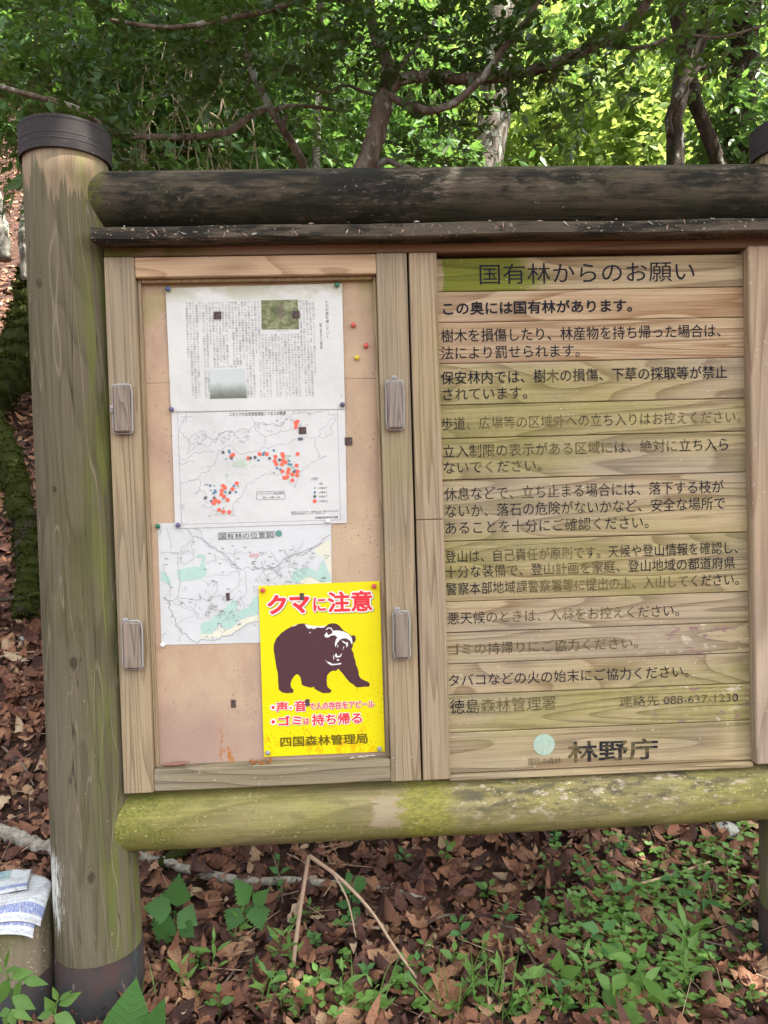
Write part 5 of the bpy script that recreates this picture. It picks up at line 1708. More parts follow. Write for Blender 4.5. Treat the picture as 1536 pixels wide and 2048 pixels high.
# --- 4. large flaky trunk
simple_tree("broad_tree", "thick trunk with flaky pale bark rising between the evergreen's right hand limbs", pix([(975, 345, 5.2), (985, 250, 5.2), (995, 150, 5.25), (1010, 40, 5.3), (1020, -150, 5.4)]), 0.20, 0.15, BK_BIG,
            [(P(1000, -120, 5.3), 1.2, 200), (P(880, 0, 5.6), .9, 120), (P(1140, -20, 5.6), .8, 110)], LM_MID, 0.085, 0.04, 32, 0.4, 9)
# --- 5. twisted and mossy trunks on the right
simple_tree("twisted_tree", "slim dark trunk with a vine twisted round it, left of the ivy clad trunk", pix([(1352, 340, 2.4), (1352, 280, 2.4), (1345, 235, 2.4), (1362, 180, 2.4), (1370, 100, 2.4), (1350, 0, 2.4), (1345, -100, 2.4)]), 0.058, 0.046, BK_DARK,
            [(P(1370, -40, 2.6), .35, 40), (P(1300, -60, 2.8), .4, 40)], LM_MID, 0.075, 0.035, 33, 0.3, 9,
            limbs_extra=[(pix([(1340, 270, 2.33), (1338, 230, 2.34), (1352, 200, 2.32), (1375, 165, 2.35), (1395, 140, 2.4), (1420, 130, 2.4)]), 0.02, .014, 24)])
simple_tree("leaning_tree", "crooked dark trunk leaning towards the ivy clad trunk at right", pix([(1440, 340, 2.5), (1425, 290, 2.5), (1405, 240, 2.5), (1388, 190, 2.5), (1380, 140, 2.5), (1400, 90, 2.5), (1420, 0, 2.5)]), 0.056, 0.036, BK_DARK,
            [(P(1430, -20, 2.7), .3, 36), (P(1490, 20, 2.8), .3, 36)], LM_MID, 0.075, 0.035, 34, 0.3, 9)
simple_tree("ivy_tree", "stout dark trunk wrapped in hanging leaves beside the right post cap", pix([(1475, 340, 2.8), (1478, 250, 2.8), (1485, 150, 2.8), (1490, 40, 2.8), (1495, -120, 2.8)]), 0.11, 0.09, BK_DARK,
            [(P(1480, 250, 2.66), .2, 60), (P(1495, 200, 2.66), .2, 50), (P(1465, 315, 2.66), .15, 30), (P(1505, 300, 2.66), .2, 40), (P(1510, 60, 2.8), .4, 70), (P(1510, -60, 2.9), .5, 80)], LM_MID, 0.07, 0.026, 35, 0.25, 9, droop=.7)

# --- 6. thicket of broad leaved shrubs and vines behind the left half
L_C = leaf_template(6, 0, 0.4, 0.15, 0.25, 1.2)
SH = [(240, 200, 3.0, "leafy shrub with long drooping leaves just right of the left post cap"), (360, 220, 3.2, "leafy shrub tangled with pale vines behind the sagging branch"),
      (470, 180, 3.4, "leafy shrub between the tangled shrub and the thin leaning tree"), (120, 140, 2.9, "leafy shrub above and behind the left post cap"), (580, 260, 3.9, "leafy shrub in front of the pale pole trunk's foot"),
      (-75, 60, 3.3, "leafy shrub at the top left edge"), (690, 270, 4.2, "leafy shrub behind the forked evergreen's base"), (800, 300, 4.4, "leafy shrub right of the forked evergreen's base")]
for i, (px, py, Y, lab) in enumerate(SH):
    bp = P(px, py + 90, Y)
    blobs = [(P(px + dx, py + dy, Y + dz), .42, 34) for dx, dy, dz in ((0, 0, 0), (-60, -70, .2), (70, -60, .1), (10, 90, -.1), (-30, -150, .3), (60, -160, .3), (-70, 70, .1), (80, 60, .1))]
    simple_tree("leafy_shrub", lab, [bp, P(px + 10, py, Y), P(px - 10, py - 120, Y + .2)], 0.014, 0.006, BK_PALE, blobs, LM_MID, 0.115, 0.042, 60 + i, 0.34, 7, L_C, group="leafy shrubs behind the board", droop=.45, up=.5,
                limbs_extra=[(np.array([bp, P(px + 40 + 9 * i, py - 20, Y), P(px + 70, py - 120, Y + .1)]), .009, .004, 10), (np.array([bp, P(px - 45, py - 10, Y), P(px - 80 + 5 * i, py - 110, Y - .1)]), .008, .004, 10)])
vine = MB()
g = np.random.default_rng(21)
for i in range(26):
    px = g.uniform(250, 470); x1 = px + g.normal(0, 35)
    pts = pix([(px, g.uniform(20, 140), 2.75), ((px + x1) / 2 + g.normal(0, 22), g.uniform(150, 210), 2.7), (x1 + g.normal(0, 20), g.uniform(230, 290), 2.7), (x1 + g.normal(0, 12), 345, 2.75)])
    vine.add(*tube(smooth_path(pts, 14), np.linspace(.004, .0028, 14) * g.uniform(.7, 1.6), 5))
finish(vine.build("hanging_vines", BK_VINE), "tangle of thin pale bare vines hanging behind the sagging branch", "vines", kind='stuff')

# --- 7. sunlit wood beyond
YB = [(900, 250, 9), (1010, 300, 10), (1120, 260, 9.5), (1230, 290, 10.5), (1300, 230, 9), (1170, 180, 12), (1060, 200, 13), (1390, 270, 8.5), (1440, 180, 10), (960, 120, 12), (1250, 120, 13), (820, 200, 11), (1520, 240, 9), (740, 240, 10), (650, 260, 9)]
for i, (px, py, Y) in enumerate(YB):
    c = P(px, py, Y)
    zg = float(Hgt(c[0], c[1]))
    g = np.random.default_rng(300 + i)
    blobs = []
    for q in range(16):
        o = g.normal(size=3) * np.array([.85, .6, .75])
        blobs.append((c + o, .5, 20))
    lowz = [(np.array([c[0] + g.normal() * .7, c[1] - .3, max(zg + .4, c[2] - 1.4 + g.random())]), .5, 22) for q in range(6)]
    nm = ("arching sapling", "spreading sapling", "bushy sapling")[i % 3]
    lab = ["sunlit green young tree %s" % w for w in (
        "left of the thick flaky trunk low down", "just right of the thick flaky trunk's foot", "in the bright gap, lowest and centred", "in the bright gap left of the twisted trunk", "touching the twisted trunk's left side",
        "high in the bright gap under the long limb", "in the middle of the bright gap, farther back", "between the twisted and crooked trunks", "above the ivy clad trunk, farther back", "behind the thick flaky trunk's upper half",
        "far back above the bright gap", "behind the curved low limb", "behind the right post cap", "behind the forked evergreen's stem", "behind the pale pole trunk")][i]
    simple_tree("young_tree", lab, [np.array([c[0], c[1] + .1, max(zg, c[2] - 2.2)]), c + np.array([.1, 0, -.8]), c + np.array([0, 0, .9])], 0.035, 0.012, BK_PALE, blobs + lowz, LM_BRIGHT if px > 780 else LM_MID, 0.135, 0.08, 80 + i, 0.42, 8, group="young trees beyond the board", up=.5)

# far forest that reads as one mass
c = Crown()
g = np.random.default_rng(77)
for i in range(420):
    Y = g.uniform(12, 30)
    px = g.uniform(-350, 1900); py = g.uniform(-500, 420)
    p = P(px, py, Y)
    zg = float(Hgt(p[0], p[1]))
    if p[2] < zg + .3: p[2] = zg + .3 + g.random() * 1.5
    c.add(*sprays(p, 1.7, 26, 0.8, 7, 0.30, 0.19, 700 + i, 0.8, LEAF6, .5, tb=(0, 1)))
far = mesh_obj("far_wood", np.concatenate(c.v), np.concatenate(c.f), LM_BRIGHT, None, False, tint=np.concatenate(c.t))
finish(far, "sunlit broadleaf wood filling the slope far behind", "wood", kind='stuff')

# added trees out of view: their crowns are placed to shade the spot
for i, (bx, by, x, y, z, r, n, lab) in enumerate(((4.6, -0.6, 2.1, -0.7, 5.8, 2.5, 1700, "added tall tree out of view at right, its crown placed to shade the board"), (-4.4, 0.8, -0.2, 1.6, 6.0, 1.9, 380, "added tall tree out of view at left, its crown placed to shade the left side"))):
    zg = float(Hgt(bx, by))
    simple_tree("shade_tree", lab, [np.array([bx, by, zg]), np.array([bx * .95, by + .1, 3.2]), np.array([x * .6 + bx * .4, y, z]), np.array([x, y, z + .6])], 0.13, 0.05, BK_DARK,
                [(np.array([x + dx * r * .5, y + dy * r * .5, z + dz]), r * .75, n // 5) for dx, dy, dz in ((0, 0, 0), (1, 0, .2), (-1, 0, .1), (0, 1, .3), (0, -1, -.1))], LM_MID, 0.16, 0.09, 140 + i, 0.5, 9)


# ------------------------------------------------------------------ things on the ground
def G(px, py, lift=0.0):
    """the ground point seen at a pixel"""
    d = (px - 768) / FPX * RT - (py - 1024) / FPX * UP + FW
    t = np.linspace(0.8, 14, 1600)
    q = CAM + d * t[:, None]
    below = q[:, 2] < Hgt(q[:, 0], q[:, 1])
    i = int(np.argmax(below)) if below.any() else 500
    p = q[i].copy(); p[2] = float(Hgt(p[0], p[1])) + lift
    return p


def gpath(pts, lift=0.015):
    return np.array([G(a, b, lift) for a, b in pts])


# short log bollard at the left post's foot, with a soaked map on it
SX, SY = PX - 0.2135, 0.045
zst = 0.295
stump = thing("log_bollard", (SX, SY, 0.0), "short weathered log bollard with a dark metal foot, left of the left post", "bollard")
v, f = lathe([(0.103, 0)] + [(0.103, z) for z in np.linspace(.02, zst - .008, 8)] + [(0.098, zst), (0.05, zst + .001)], SX, SY, 64, wobble(31, 0.006))
log_ = mesh_obj("log", v, f, W_STUMP, stump, True)
v, f = lathe([(0.1045, 0.118), (0.1065, 0.119), (0.107, 0.05), (0.106, -0.05)], SX, SY, 64, wobble(32, 0.003))
sl = mesh_obj("metal_sleeve", v, f, M_COPPER, stump, True)
v, f = lathe([(0.0045, 0), (0.004, 0.002), (0.002, 0.003)], 0, 0, 10)
c_ = np.array([SX + 0.107 * math.sin(R(40)), SY - 0.107 * math.cos(R(40)), 0.075])
mesh_obj("nail", np.stack([c_[0] + v[:, 0], c_[1] - v[:, 2], c_[2] + v[:, 1]], 1), f, plain("rusty_nail", (0.05, 0.025, 0.02), 0.8), sl, True)


def wet_mat():
    b = NB("soaked_map_paper")
    co = b.co()
    u, w = b.attr('tint'), b.attr('fade')            # across and along the sheet, 0..1
    n = b.noise(co, 40, 4, 0.6)
    c = b.mix(b.sm(n, 0.45, 0.75), (0.58, 0.6, 0.62), (0.44, 0.43, 0.42))
    cu = b.comb(u, w, 0.0)
    pic = b.math('MULTIPLY', b.math('MULTIPLY', b.sm(u, 0.08, 0.10), b.sm(u, 0.74, 0.72)), b.math('MULTIPLY', b.sm(w, 0.42, 0.44), b.sm(w, 0.95, 0.93)))
    pn = b.noise(b.map(cu, (7, 12, 1)), 1, 5, 0.7)
    c = b.mix(b.math('MULTIPLY', pic, 0.85), c, b.ramp(pn, [(0.3, (0.05, 0.12, 0.2)), (0.48, (0.16, 0.3, 0.36)), (0.6, (0.38, 0.42, 0.32)), (0.75, (0.5, 0.52, 0.5))]))
    rows = b.math('ABSOLUTE', b.math('SUBTRACT', b.math('FRACT', b.math('MULTIPLY', w, 15)), 0.5))
    ltr = b.noise(b.map(cu, (75, 28, 1)), 1, 3, 0.7)
    txt = b.math('MULTIPLY', b.sm(rows, 0.30, 0.24), b.sm(ltr, 0.46, 0.56))
    blank = b.math('SUBTRACT', 1.0, pic)
    c = b.mix(b.math('MULTIPLY', b.math('MULTIPLY', txt, blank), 0.6), c, (0.2, 0.23, 0.34))
    band = b.math('MULTIPLY', b.sm(w, 0.07, 0.09), b.sm(w, 0.2, 0.18))
    c = b.mix(b.math('MULTIPLY', band, b.sm(ltr, 0.36, 0.5)), c, (0.17, 0.21, 0.40))
    d = b.noise(b.map(co, (30, 30, 30), loc=(4, 1, 1)), 1, 5, 0.7)
    c = b.mix(b.math('MULTIPLY', b.sm(d, 0.56, 0.7), 0.75), c, (0.17, 0.14, 0.10))
    b.bump(b.noise(co, 60, 4, 0.6), 0.5, 0.006)
    return b.done(c, 0.5, 0.35)


M_WET = wet_mat()


def drape(dx, dy, rot, w, h, z0, seed, th=0.002):
    g = np.random.default_rng(seed)
    n, m_ = 22, 22
    ph = g.uniform(0, 6, 6)
    V, UU, WW = [], [], []
    for s in (0, 1):
        for j in range(m_ + 1):
            for i in range(n + 1):
                u = (i / n - .5) * w; q = (j / m_ - .5) * h
                x = SX + dx + u * math.cos(rot) - q * math.sin(rot); y = SY + dy + u * math.sin(rot) + q * math.cos(rot)
                r = math.hypot(x - SX, y - SY)
                over = max(0, r - 0.095)
                z = zst + z0 - over * 0.75 - over * over * 2.0 + 0.002 * math.sin(30 * u + ph[0]) + 0.0025 * math.sin(26 * q + 17 * u + ph[1]) + 0.0012 * math.sin(70 * q + ph[2]) - s * th
                sh = 1 - 0.22 * min(1, over / 0.06)
                V.append((SX + (x - SX) * sh, SY + (y - SY) * sh, z)); UU.append(i / n); WW.append(j / m_)
    N = (n + 1) * (m_ + 1); F = []
    for j in range(m_):
        for i in range(n):
            a = j * (n + 1) + i
            F += [(a, a + 1, a + n + 2, a + n + 1), (N + a, N + a + n + 1, N + a + n + 2, N + a + 1)]
    for i in range(n):
        a = m_ * (n + 1) + i
        F += [(i, N + i, N + i + 1, i + 1), (a, a + 1, N + a + 1, N + a)]
    for j in range(m_):
        a, b_ = j * (n + 1), (j + 1) * (n + 1)
        F += [(a, b_, N + b_, N + a), (a + n, N + a + n, N + b_ + n, b_ + n)]
    return np.array(V), F, UU, WW


wet = thing("soaked_map", (SX, SY, zst), "soaked crumpled white and blue folded map lying on the short log bollard", "map")
v, f, u_, w_ = drape(-.02, -.028, R(14), .235, .235, 0.007, 1); mesh_obj("under_fold", v, f, M_WET, wet, True, tint=u_, fade=w_)
v, f, u_, w_ = drape(-.012, -.008, R(17), .235, .235, 0.013, 2); mesh_obj("middle_fold", v, f, M_WET, wet, True, tint=u_, fade=w_)
v, f, u_, w_ = drape(-.05, .035, R(17), .17, .15, 0.020, 3); mesh_obj("upper_fold", v, f, M_WET, wet, True, tint=u_, fade=w_)


def branch(name, label, pts, r0, r1, m_, cat="branch", n=40, sides=8, lift=None, rough=.06, group=None, extra=()):
    p = smooth_path(pts, n)
    g = np.random.default_rng(len(label))
    p[1:-1] += g.normal(size=(n - 2, 3)) * r0 * .12
    mb = MB().add(*tube(p, np.linspace(r0, r1, n), sides, True, rough, 3))
    for q, a0, a1 in extra: mb.add(*tube(smooth_path(q, 12), np.linspace(a0, a1, 12), 6, True, rough, 4))
    o = mb.build(name, m_, None, True, origin=p[0])
    return finish(o, label, cat, group)


branch("fallen_branch", "long pale fallen branch lying on the leaves between the left post and the bent stalk", gpath([(225, 1712), (280, 1727), (340, 1743), (420, 1768), (500, 1780), (580, 1778), (660, 1784), (720, 1788), (790, 1800), (850, 1815)], .022), .017, .009, BK_BIRCH, extra=[])
branch("fallen_branch", "thick pale dead limb lying behind the bollard with the soaked map", gpath([(-60, 1665), (20, 1690), (70, 1708), (130, 1722), (200, 1728)], .03), .026, .018, BK_BIRCH)
ba = G(585, 1960); ap = P(618, 1711, ba[1] + .03)
st = [ba, P(592, 1880, ba[1] + .01), P(604, 1795, ba[1] + .02), ap]
e0 = G(885, 2040, .01)
dn = [ap, P(680, 1757, ba[1] + .02), P(742, 1822, ba[1] - .0), P(790, 1895, ba[1] - .05), e0]
mb = MB()
mb.add(*tube(smooth_path(st, 24), np.linspace(.0062, .0052, 24), 8, True, .05, 1)); mb.add(*tube(smooth_path(dn, 30), np.linspace(.0055, .0026, 30), 8, True, .05, 2))
mb.add(*tube(smooth_path([P(666, 1745, ba[1] + .02), P(695, 1800, ba[1] + .0), P(712, 1875, ba[1] - .02)], 12), np.linspace(.003, .0018, 12), 6))
finish(mb.build("bent_stalk", BK_STALK, None, True, origin=ba), "dry tan stalk snapped into a tall upside down V in front of the leaves", "stalk")
branch("rotten_plank", "mossy rotten length of wood lying under the lower beam's left part", gpath([(318, 1742), (360, 1720), (410, 1696), (470, 1668)], .02), .022, .02, BK_MOSSY, "plank", 16, 6)
for pts, r_, lab in (([(530, 1690), (550, 1740), (560, 1780), (566, 1830)], .004, "thin grey twig crossing the long pale branch"), ([(505, 1850), (540, 1825), (600, 1805)], .004, "short grey twig by the serrated plants"),
                     ([(850, 1870), (900, 1852), (960, 1862), (1030, 1880), (1090, 1895)], .005, "dark forked twig across the litter right of the bent stalk"), ([(1200, 1805), (1280, 1790), (1350, 1770), (1420, 1745)], .006, "pale crooked stick at the back of the green patch"),
                     ([(1100, 1870), (1180, 1860), (1300, 1880), (1480, 1925)], .004, "long thin twig running through the green patch to the right post"), ([(1000, 2030), (1005, 1995), (1012, 1960)], .006, "stub of pale stick among the front herbs"),
                     ([(1480, 2040), (1495, 1990), (1510, 1960)], .003, "thin curved twig at the right post's foot"), ([(440, 2005), (480, 1960), (520, 1975)], .004, "short twig lying right of the left post's metal foot"),
                     ([(620, 1880), (680, 1870), (760, 1880)], .006, "short pale stick behind the bent stalk"), ([(0, 1330), (40, 1322), (90, 1318)], .006, "bare twig lying on the bank left of the left post"), ([(5, 1510), (45, 1545), (68, 1590)], .005, "curved pale root on the bank beside the left post")):
    q = gpath(pts, .03)
    branch("fallen_twig", lab, q, r_, r_ * .6, BK_TWIG if r_ != .006 else BK_STALK, "twig", 20, 6, group="twigs on the ground")


def rock(name, label, c, r, mat, seed, sq=(1, 1, .6)):
    g = np.random.default_rng(seed)
    n, m_ = 14, 20
    V, F = [], []
    D = g.normal(size=(9, 3)); D = unit(D); A = g.uniform(.6, 1.05, 9)
    for i in range(n + 1):
        for j in range(m_):
            th = math.pi * i / n; ph = 2 * math.pi * j / m_
            d = np.array([math.sin(th) * math.cos(ph), math.sin(th) * math.sin(ph), math.cos(th)])
            k = min([1.0] + [a / max(1e-3, float(d @ q)) for q, a in zip(D, A) if d @ q > .4]) * (1 + .03 * g.normal())
            V.append(c + d * r * k * np.array(sq))
    for i in range(n):
        for j in range(m_):
            F.append((i * m_ + j, (i + 1) * m_ + j, (i + 1) * m_ + (j + 1) % m_, i * m_ + (j + 1) % m_))
    return finish(mesh_obj(name, V, F, mat, None, True, origin=c), label, "stone")


ST = bark("stone_grey", (0.16, 0.16, 0.16), (0.5, 0.5, 0.48), 0.15, 0.4, (30, 30, 30))
ST2 = bark("stone_dark", (0.06, 0.065, 0.07), (0.2, 0.22, 0.24), 0.1, 0.2, (40, 40, 40))
rock("stone", "whitish stone under the lower beam near the right post", G(1445, 1668, .01), .055, ST, 1)
rock("stone", "bluish slate chip in the green patch at right", G(1361, 1826, .012), .028, ST2, 2, (1.2, .7, .5))
rock("stone", "small grey stone on the bank left of the left post", G(50, 1288, .02), .03, ST, 3)
rock("stone", "small dark stone among the serrated plants", G(545, 1880, .005), .022, ST2, 4)

# bank at the left edge
YM = 1.75
branch("fallen_tree", "moss covered fallen trunk slanting down the bank at the left edge", pix([(-75, 760, 2.3), (-15, 850, 2.15), (22, 940, 2.0), (48, 1040, 1.9), (56, 1130, 1.8), (50, 1230, 1.65)]), .068, .05, BK_MOSSY, "trunk", 40, 14, rough=.09)
branch("mossy_stump", "broad mossy root mass on the upper bank just left of the left post", pix([(58, 545, 4.3), (52, 620, 4.25), (42, 690, 4.1), (10, 760, 3.9), (-60, 800, 3.7)]), .08, .17, BK_MOSSY, "root", 30, 14, rough=.12)
def moss(parent, count, L, seed):
    g = np.random.default_rng(seed)
    me = parent.data
    V = np.array([v.co for v in me.vertices]) + ORIGIN[parent.name]
    N = np.array([v.normal for v in me.vertices])
    i = g.integers(0, len(V), count); j = np.clip(i + g.integers(-1, 2, count), 0, len(V) - 1)
    w = g.random(count)[:, None]
    p = V[i] * w + V[j] * (1 - w)
    nn = unit(N[i] + g.normal(size=(count, 3)) * .5)
    v, f, k = scatter(LEAF6[0], LEAF6[1], p, nn, g.normal(size=(count, 3)), L * g.uniform(.5, 1.4, count), L * .4)
    mesh_obj("moss", v, f, LM_MOSS, parent, False, tint=np.repeat(g.random(count), k))


LM_MOSS = leaf_mat("moss_tuft", (0.02, 0.026, 0.005), (0.085, 0.098, 0.018), 0.2, 0.8, 0.1)
for o_ in list(bpy.data.objects):
    if o_.name.startswith("fallen_tree"): moss(o_, 5200, .016, 1)
    if o_.name.startswith("mossy_stump"): moss(o_, 5200, .03, 2)
branch("peeled_trunk", "pale peeled stem rising beside the left post on the upper bank", pix([(52, 560, 4.2), (46, 510, 4.2), (43, 470, 4.2), (47, 430, 4.2), (60, 330, 4.2)]), .03, .022, BK_PALE, "trunk", 24, 8)
branch("grey_trunk", "pale grey trunk base at the picture's left edge on the upper bank", pix([(8, 520, 4.6), (5, 470, 4.6), (-3, 430, 4.6), (-14, 360, 4.6), (-30, 200, 4.7)]), .06, .045, BK_PALE, "trunk", 24, 10)
for i, pts in enumerate(([(40, 330, 3.6), (28, 380, 3.6), (18, 430, 3.6)], [(12, 368, 3.6), (8, 400, 3.6), (4, 440, 3.6)], [(12, 368, 3.6), (26, 369, 3.6), (36, 372, 3.6)])):
    branch("dead_stem", ("tallest bleached dead stem on the upper bank", "short bleached dead stem at the left edge", "bleached dead stem bent level on the upper bank")[i], pix(pts), .006, .004, BK_STALK, "stem", 10, 6, group="bleached stems on the bank")
branch("steel_cable", "dark twisted cable running over the bank left of the left post", pix([(-60, 1205, 1.7), (20, 1198, 1.68), (70, 1190, 1.66), (140, 1180, 1.64)]), .011, .011, BK_DARK, "cable", 20, 8)
for (px, py, Y, lab) in ((20, 310, 3.2, "feathery conifer sprig hanging at the left edge"), (32, 405, 3.0, "green conifer sprig touching the left post's side")):
    c = Crown(); c.add(*sprays(P(px, py, Y), .13, 40, .16, 16, .022, .006, 900 + px, .6, up=.3))
    finish(mesh_obj("conifer_sprig", np.concatenate(c.v), np.concatenate(c.f), LM_FERN, None, False, origin=P(px, py, Y), tint=np.concatenate(c.t)), lab, "sprig")


# ------------------------------------------------------------------ herbs
def herb(name, label, base, height, nodes, L, W, T, matl, seed, lean=(0, 0), whorl=2, elev=.25, single=False, group=None, cat="plant", stem_r=.0016, first=.3, shrink=.75):
    g = np.random.default_rng(seed)
    base = np.asarray(base, float)
    top = base + np.array([lean[0], lean[1], height])
    pth = smooth_path([base - np.array([0, 0, .01]), base + (top - base) * .5 + g.normal(size=3) * height * .06, top], 10)
    sv, sf = tube(pth, np.linspace(stem_r, stem_r * .6, 10), 5)
    pos, ax, nr, LL = [], [], [], []
    a0 = g.uniform(0, 6.28)
    for k in range(nodes):
        t = first + (1 - first) * k / max(1, nodes - 1)
        p = base + (top - base) * t
        for q in range(whorl):
            a = a0 + k * 1.571 + q * 2 * math.pi / whorl + g.normal() * .2
            el = elev + g.normal() * .18 + (.35 if k == nodes - 1 else 0)
            d = np.array([math.cos(a) * math.cos(el), math.sin(a) * math.cos(el), math.sin(el)])
            pos.append(p + d * L * .12); ax.append(d); nr.append(np.array([0, -.45, .9]) + g.normal(size=3) * .18)
            LL.append(L * g.uniform(.8, 1.15) * (shrink if k == nodes - 1 else 1 - .1 * (nodes - 1 - k) * (k < nodes - 2)))
    pos, ax, nr, LL = map(np.array, (pos, ax, nr, LL))
    v, f, k = scatter(T[0], T[1], pos, ax, nr, LL, LL * W / L)
    tint = np.repeat(np.clip(g.uniform(.2, .9) + g.normal(0, .15, len(pos)), 0, 1), k)
    TT = np.array(T[0]); vein = np.tile(TT[:, 0] * 8 - np.abs(TT[:, 1]) * 5 + .5, len(pos))
    if not single:
        root = thing(name, tuple(base), label, cat, group)
        mesh_obj("stem", sv, sf, matl, root, True, tint=np.full(len(sv), .5))
        for i in range(len(pos)):
            ff = np.array(T[1])
            mesh_obj("leaf", v[i * k:(i + 1) * k], ff, matl, root, True, tint=tint[i * k:(i + 1) * k], fade=vein[i * k:(i + 1) * k])
        return root
    F = np.concatenate([np.array([q for q in sf if len(q) == 4]), f + len(sv)])
    o = mesh_obj(name, np.concatenate([sv, v]), F, matl, None, True, origin=base, tint=np.concatenate([np.full(len(sv), .4), tint]), fade=np.concatenate([np.zeros(len(sv)), vein]))
    return finish(o, label, cat, group)


herb("leafy_sprout", "small round leaved sprout standing behind the pale branch left of the stalk", G(560, 1800), .12, 3, .034, .022, L_OVATE, LM_HERB_D, 9, (0, 0))
herb("leafy_sprout", "dark broad leaved sprout at the right end of the pale branch", G(705, 1835), .10, 3, .05, .034, L_OVATE, LM_HERB_D, 10, (0, 0), whorl=3)
# compound leaf plant
def plant_of(name, label, base, node, leaves, Y, T, matl, seed, toward=.3, stem_r=.0016, leaf_name="leaf", stem_name="stem"):
    """a plant whose every leaf was measured: (base px, tip px, width px)"""
    g = np.random.default_rng(seed)
    root = thing(name, tuple(base), label, "plant")
    nd = P(*node, Y)
    pth = smooth_path([np.asarray(base) - np.array([0, 0, .01]), (np.asarray(base) + nd) / 2 + g.normal(size=3) * .006, nd], 10)
    v, f = tube(pth, np.linspace(stem_r, stem_r * .7, 10), 5)
    mesh_obj(stem_name, v, f, matl, root, True, tint=np.full(len(v), .5))
    TT = np.array(T[0]); vein = TT[:, 0] * 8 - np.abs(TT[:, 1]) * 5 + .5
    for bx, by, tx, ty, w in leaves:
        y0 = Y + g.normal() * .008
        p0 = P(bx, by, y0); q0 = P(tx, ty, y0)
        L = np.linalg.norm(q0 - p0)
        q0 = P(tx, ty, y0 - L * (toward + g.normal() * .15))
        ax = q0 - p0; L = np.linalg.norm(ax)
        W = w / FPX * (DIST + Y) * 1.08
        nr = np.array([g.normal() * .2, -.75, .65 + g.normal() * .15])
        v, f, k = scatter(T[0], T[1], p0[None], ax[None], nr[None], np.array([L]), np.array([W]))
        mesh_obj(leaf_name, v, f, matl, root, True, tint=np.full(len(v), float(np.clip(g.normal(.55, .25), 0, 1))), fade=vein)
    if len(leaves) > 1:
        for bx, by, tx, ty, w in leaves:
            p0 = P(bx, by, Y)
            if np.linalg.norm(p0 - nd) > .012:
                v, f = tube([nd, (nd + p0) / 2 + np.array([0, 0, .004]), p0], stem_r * .6, 5)
                mesh_obj("leaf_stalk", v, f, matl, root, True, tint=np.full(len(v), .6))
    return root


zf = lambda L: [(768 + a / 2, 1536 + b / 2, 768 + c / 2, 1536 + d / 2, w / 2) for a, b, c, d, w in L]
gb = G(1075, 1975)
plant_of("compound_leaf_plant", "big feather leaved plant with paired leaflets in front of the green patch", gb, (768 + 715 / 2, 1536 + 850 / 2),
         zf([(690, 812, 700, 733, 50), (705, 832, 788, 798, 56), (682, 825, 602, 852, 60), (695, 842, 688, 942, 52), (735, 870, 810, 856, 50), (737, 885, 740, 972, 44), (765, 905, 828, 916, 42), (770, 920, 792, 978, 38), (640, 802, 545, 842, 44)]),
         gb[1] - .03, L_OVATE, LM_HERB, 3, .2, .0018, "leaflet")
nA = G(352, 1892)
plant_of("serrated_plant", "larger saw edged leafy plant right beside the left post's foot", nA, (350, 1822),
         [(354, 1812, 357, 1750, 52), (342, 1822, 288, 1812, 54), (356, 1826, 396, 1850, 46), (340, 1832, 318, 1902, 56), (362, 1848, 388, 1874, 34)], nA[1] - .02, L_NETTLE, LM_HERB_D, 4, .25)
nB = G(505, 1880)
plant_of("serrated_plant", "saw edged leafy plant in front of the pale branch, next to the bent stalk", nB, (502, 1812),
         [(496, 1806, 470, 1758, 40), (478, 1816, 455, 1862, 42), (508, 1812, 536, 1778, 30), (514, 1808, 522, 1862, 46), (500, 1812, 504, 1842, 26)], nB[1] - .02, L_NETTLE, LM_HERB_D, 6, .25)
zh = lambda L: [(a / 5.277, 1660 + b / 5.277, c / 5.277, 1660 + d / 5.277, w / 5.277) for a, b, c, d, w in L]
hA = np.array([P(20, 2060, -.18)[0], -.16, 0.0])
plant_of("honeysuckle_plant", "bright green pointed leaved plant before the short bollard", hA, (100 / 5.277, 1660 + 1590 / 5.277),
         zh([(55, 1470, 102, 1250, 66), (60, 1485, 230, 1458, 60), (110, 1550, 355, 1490, 110), (235, 1570, 505, 1628, 105), (225, 1580, 138, 1850, 100), (100, 1560, -30, 1860, 135), (130, 1760, 375, 1892, 135), (20, 1500, -90, 1420, 70)]), -.16, L_OVATE, LM_HERB, 12, .15)
plant_of("honeysuckle_plant", "bright green pointed leaved plant in the bottom left corner", np.array([P(15, 2090, -.2)[0], -.2, 0.0]), (118 / 5.277, 1660 + 1905 / 5.277),
         zh([(120, 1898, 345, 2010, 92), (120, 1912, 152, 2080, 100), (110, 1900, -20, 1960, 90), (100, 1930, 40, 2080, 90)]), -.2, L_OVATE, LM_HERB, 13, .15)
plant_of("honeysuckle_plant", "bright green pointed leaved plant before the left post's metal foot", np.array([P(105, 2080, -.17)[0], -.17, 0.0]), (585 / 5.277, 1660 + 1880 / 5.277),
         zh([(605, 1800, 555, 1655, 62), (622, 1850, 855, 1712, 112), (585, 1940, 468, 1765, 120), (570, 1960, 810, 2065, 150), (550, 1935, 385, 1985, 90), (622, 1795, 760, 1693, 50)]), -.17, L_OVATE, LM_HERB, 14, .15)
L_BIG = leaf_template(13, 0, .36, .12, .14, 1.25)
plant_of("broad_leaf_plant", "very large plain green leaf pair at the bottom edge before the left post", np.array([P(265, 2110, -.14)[0], -.15, -.02]), (262, 2098),
         [(248, 2092, 270, 1966, 92), (296, 2090, 326, 2002, 52), (262, 2100, 205, 2052, 40)], -.14, L_BIG, LM_HERB_D, 15, .1, .003)
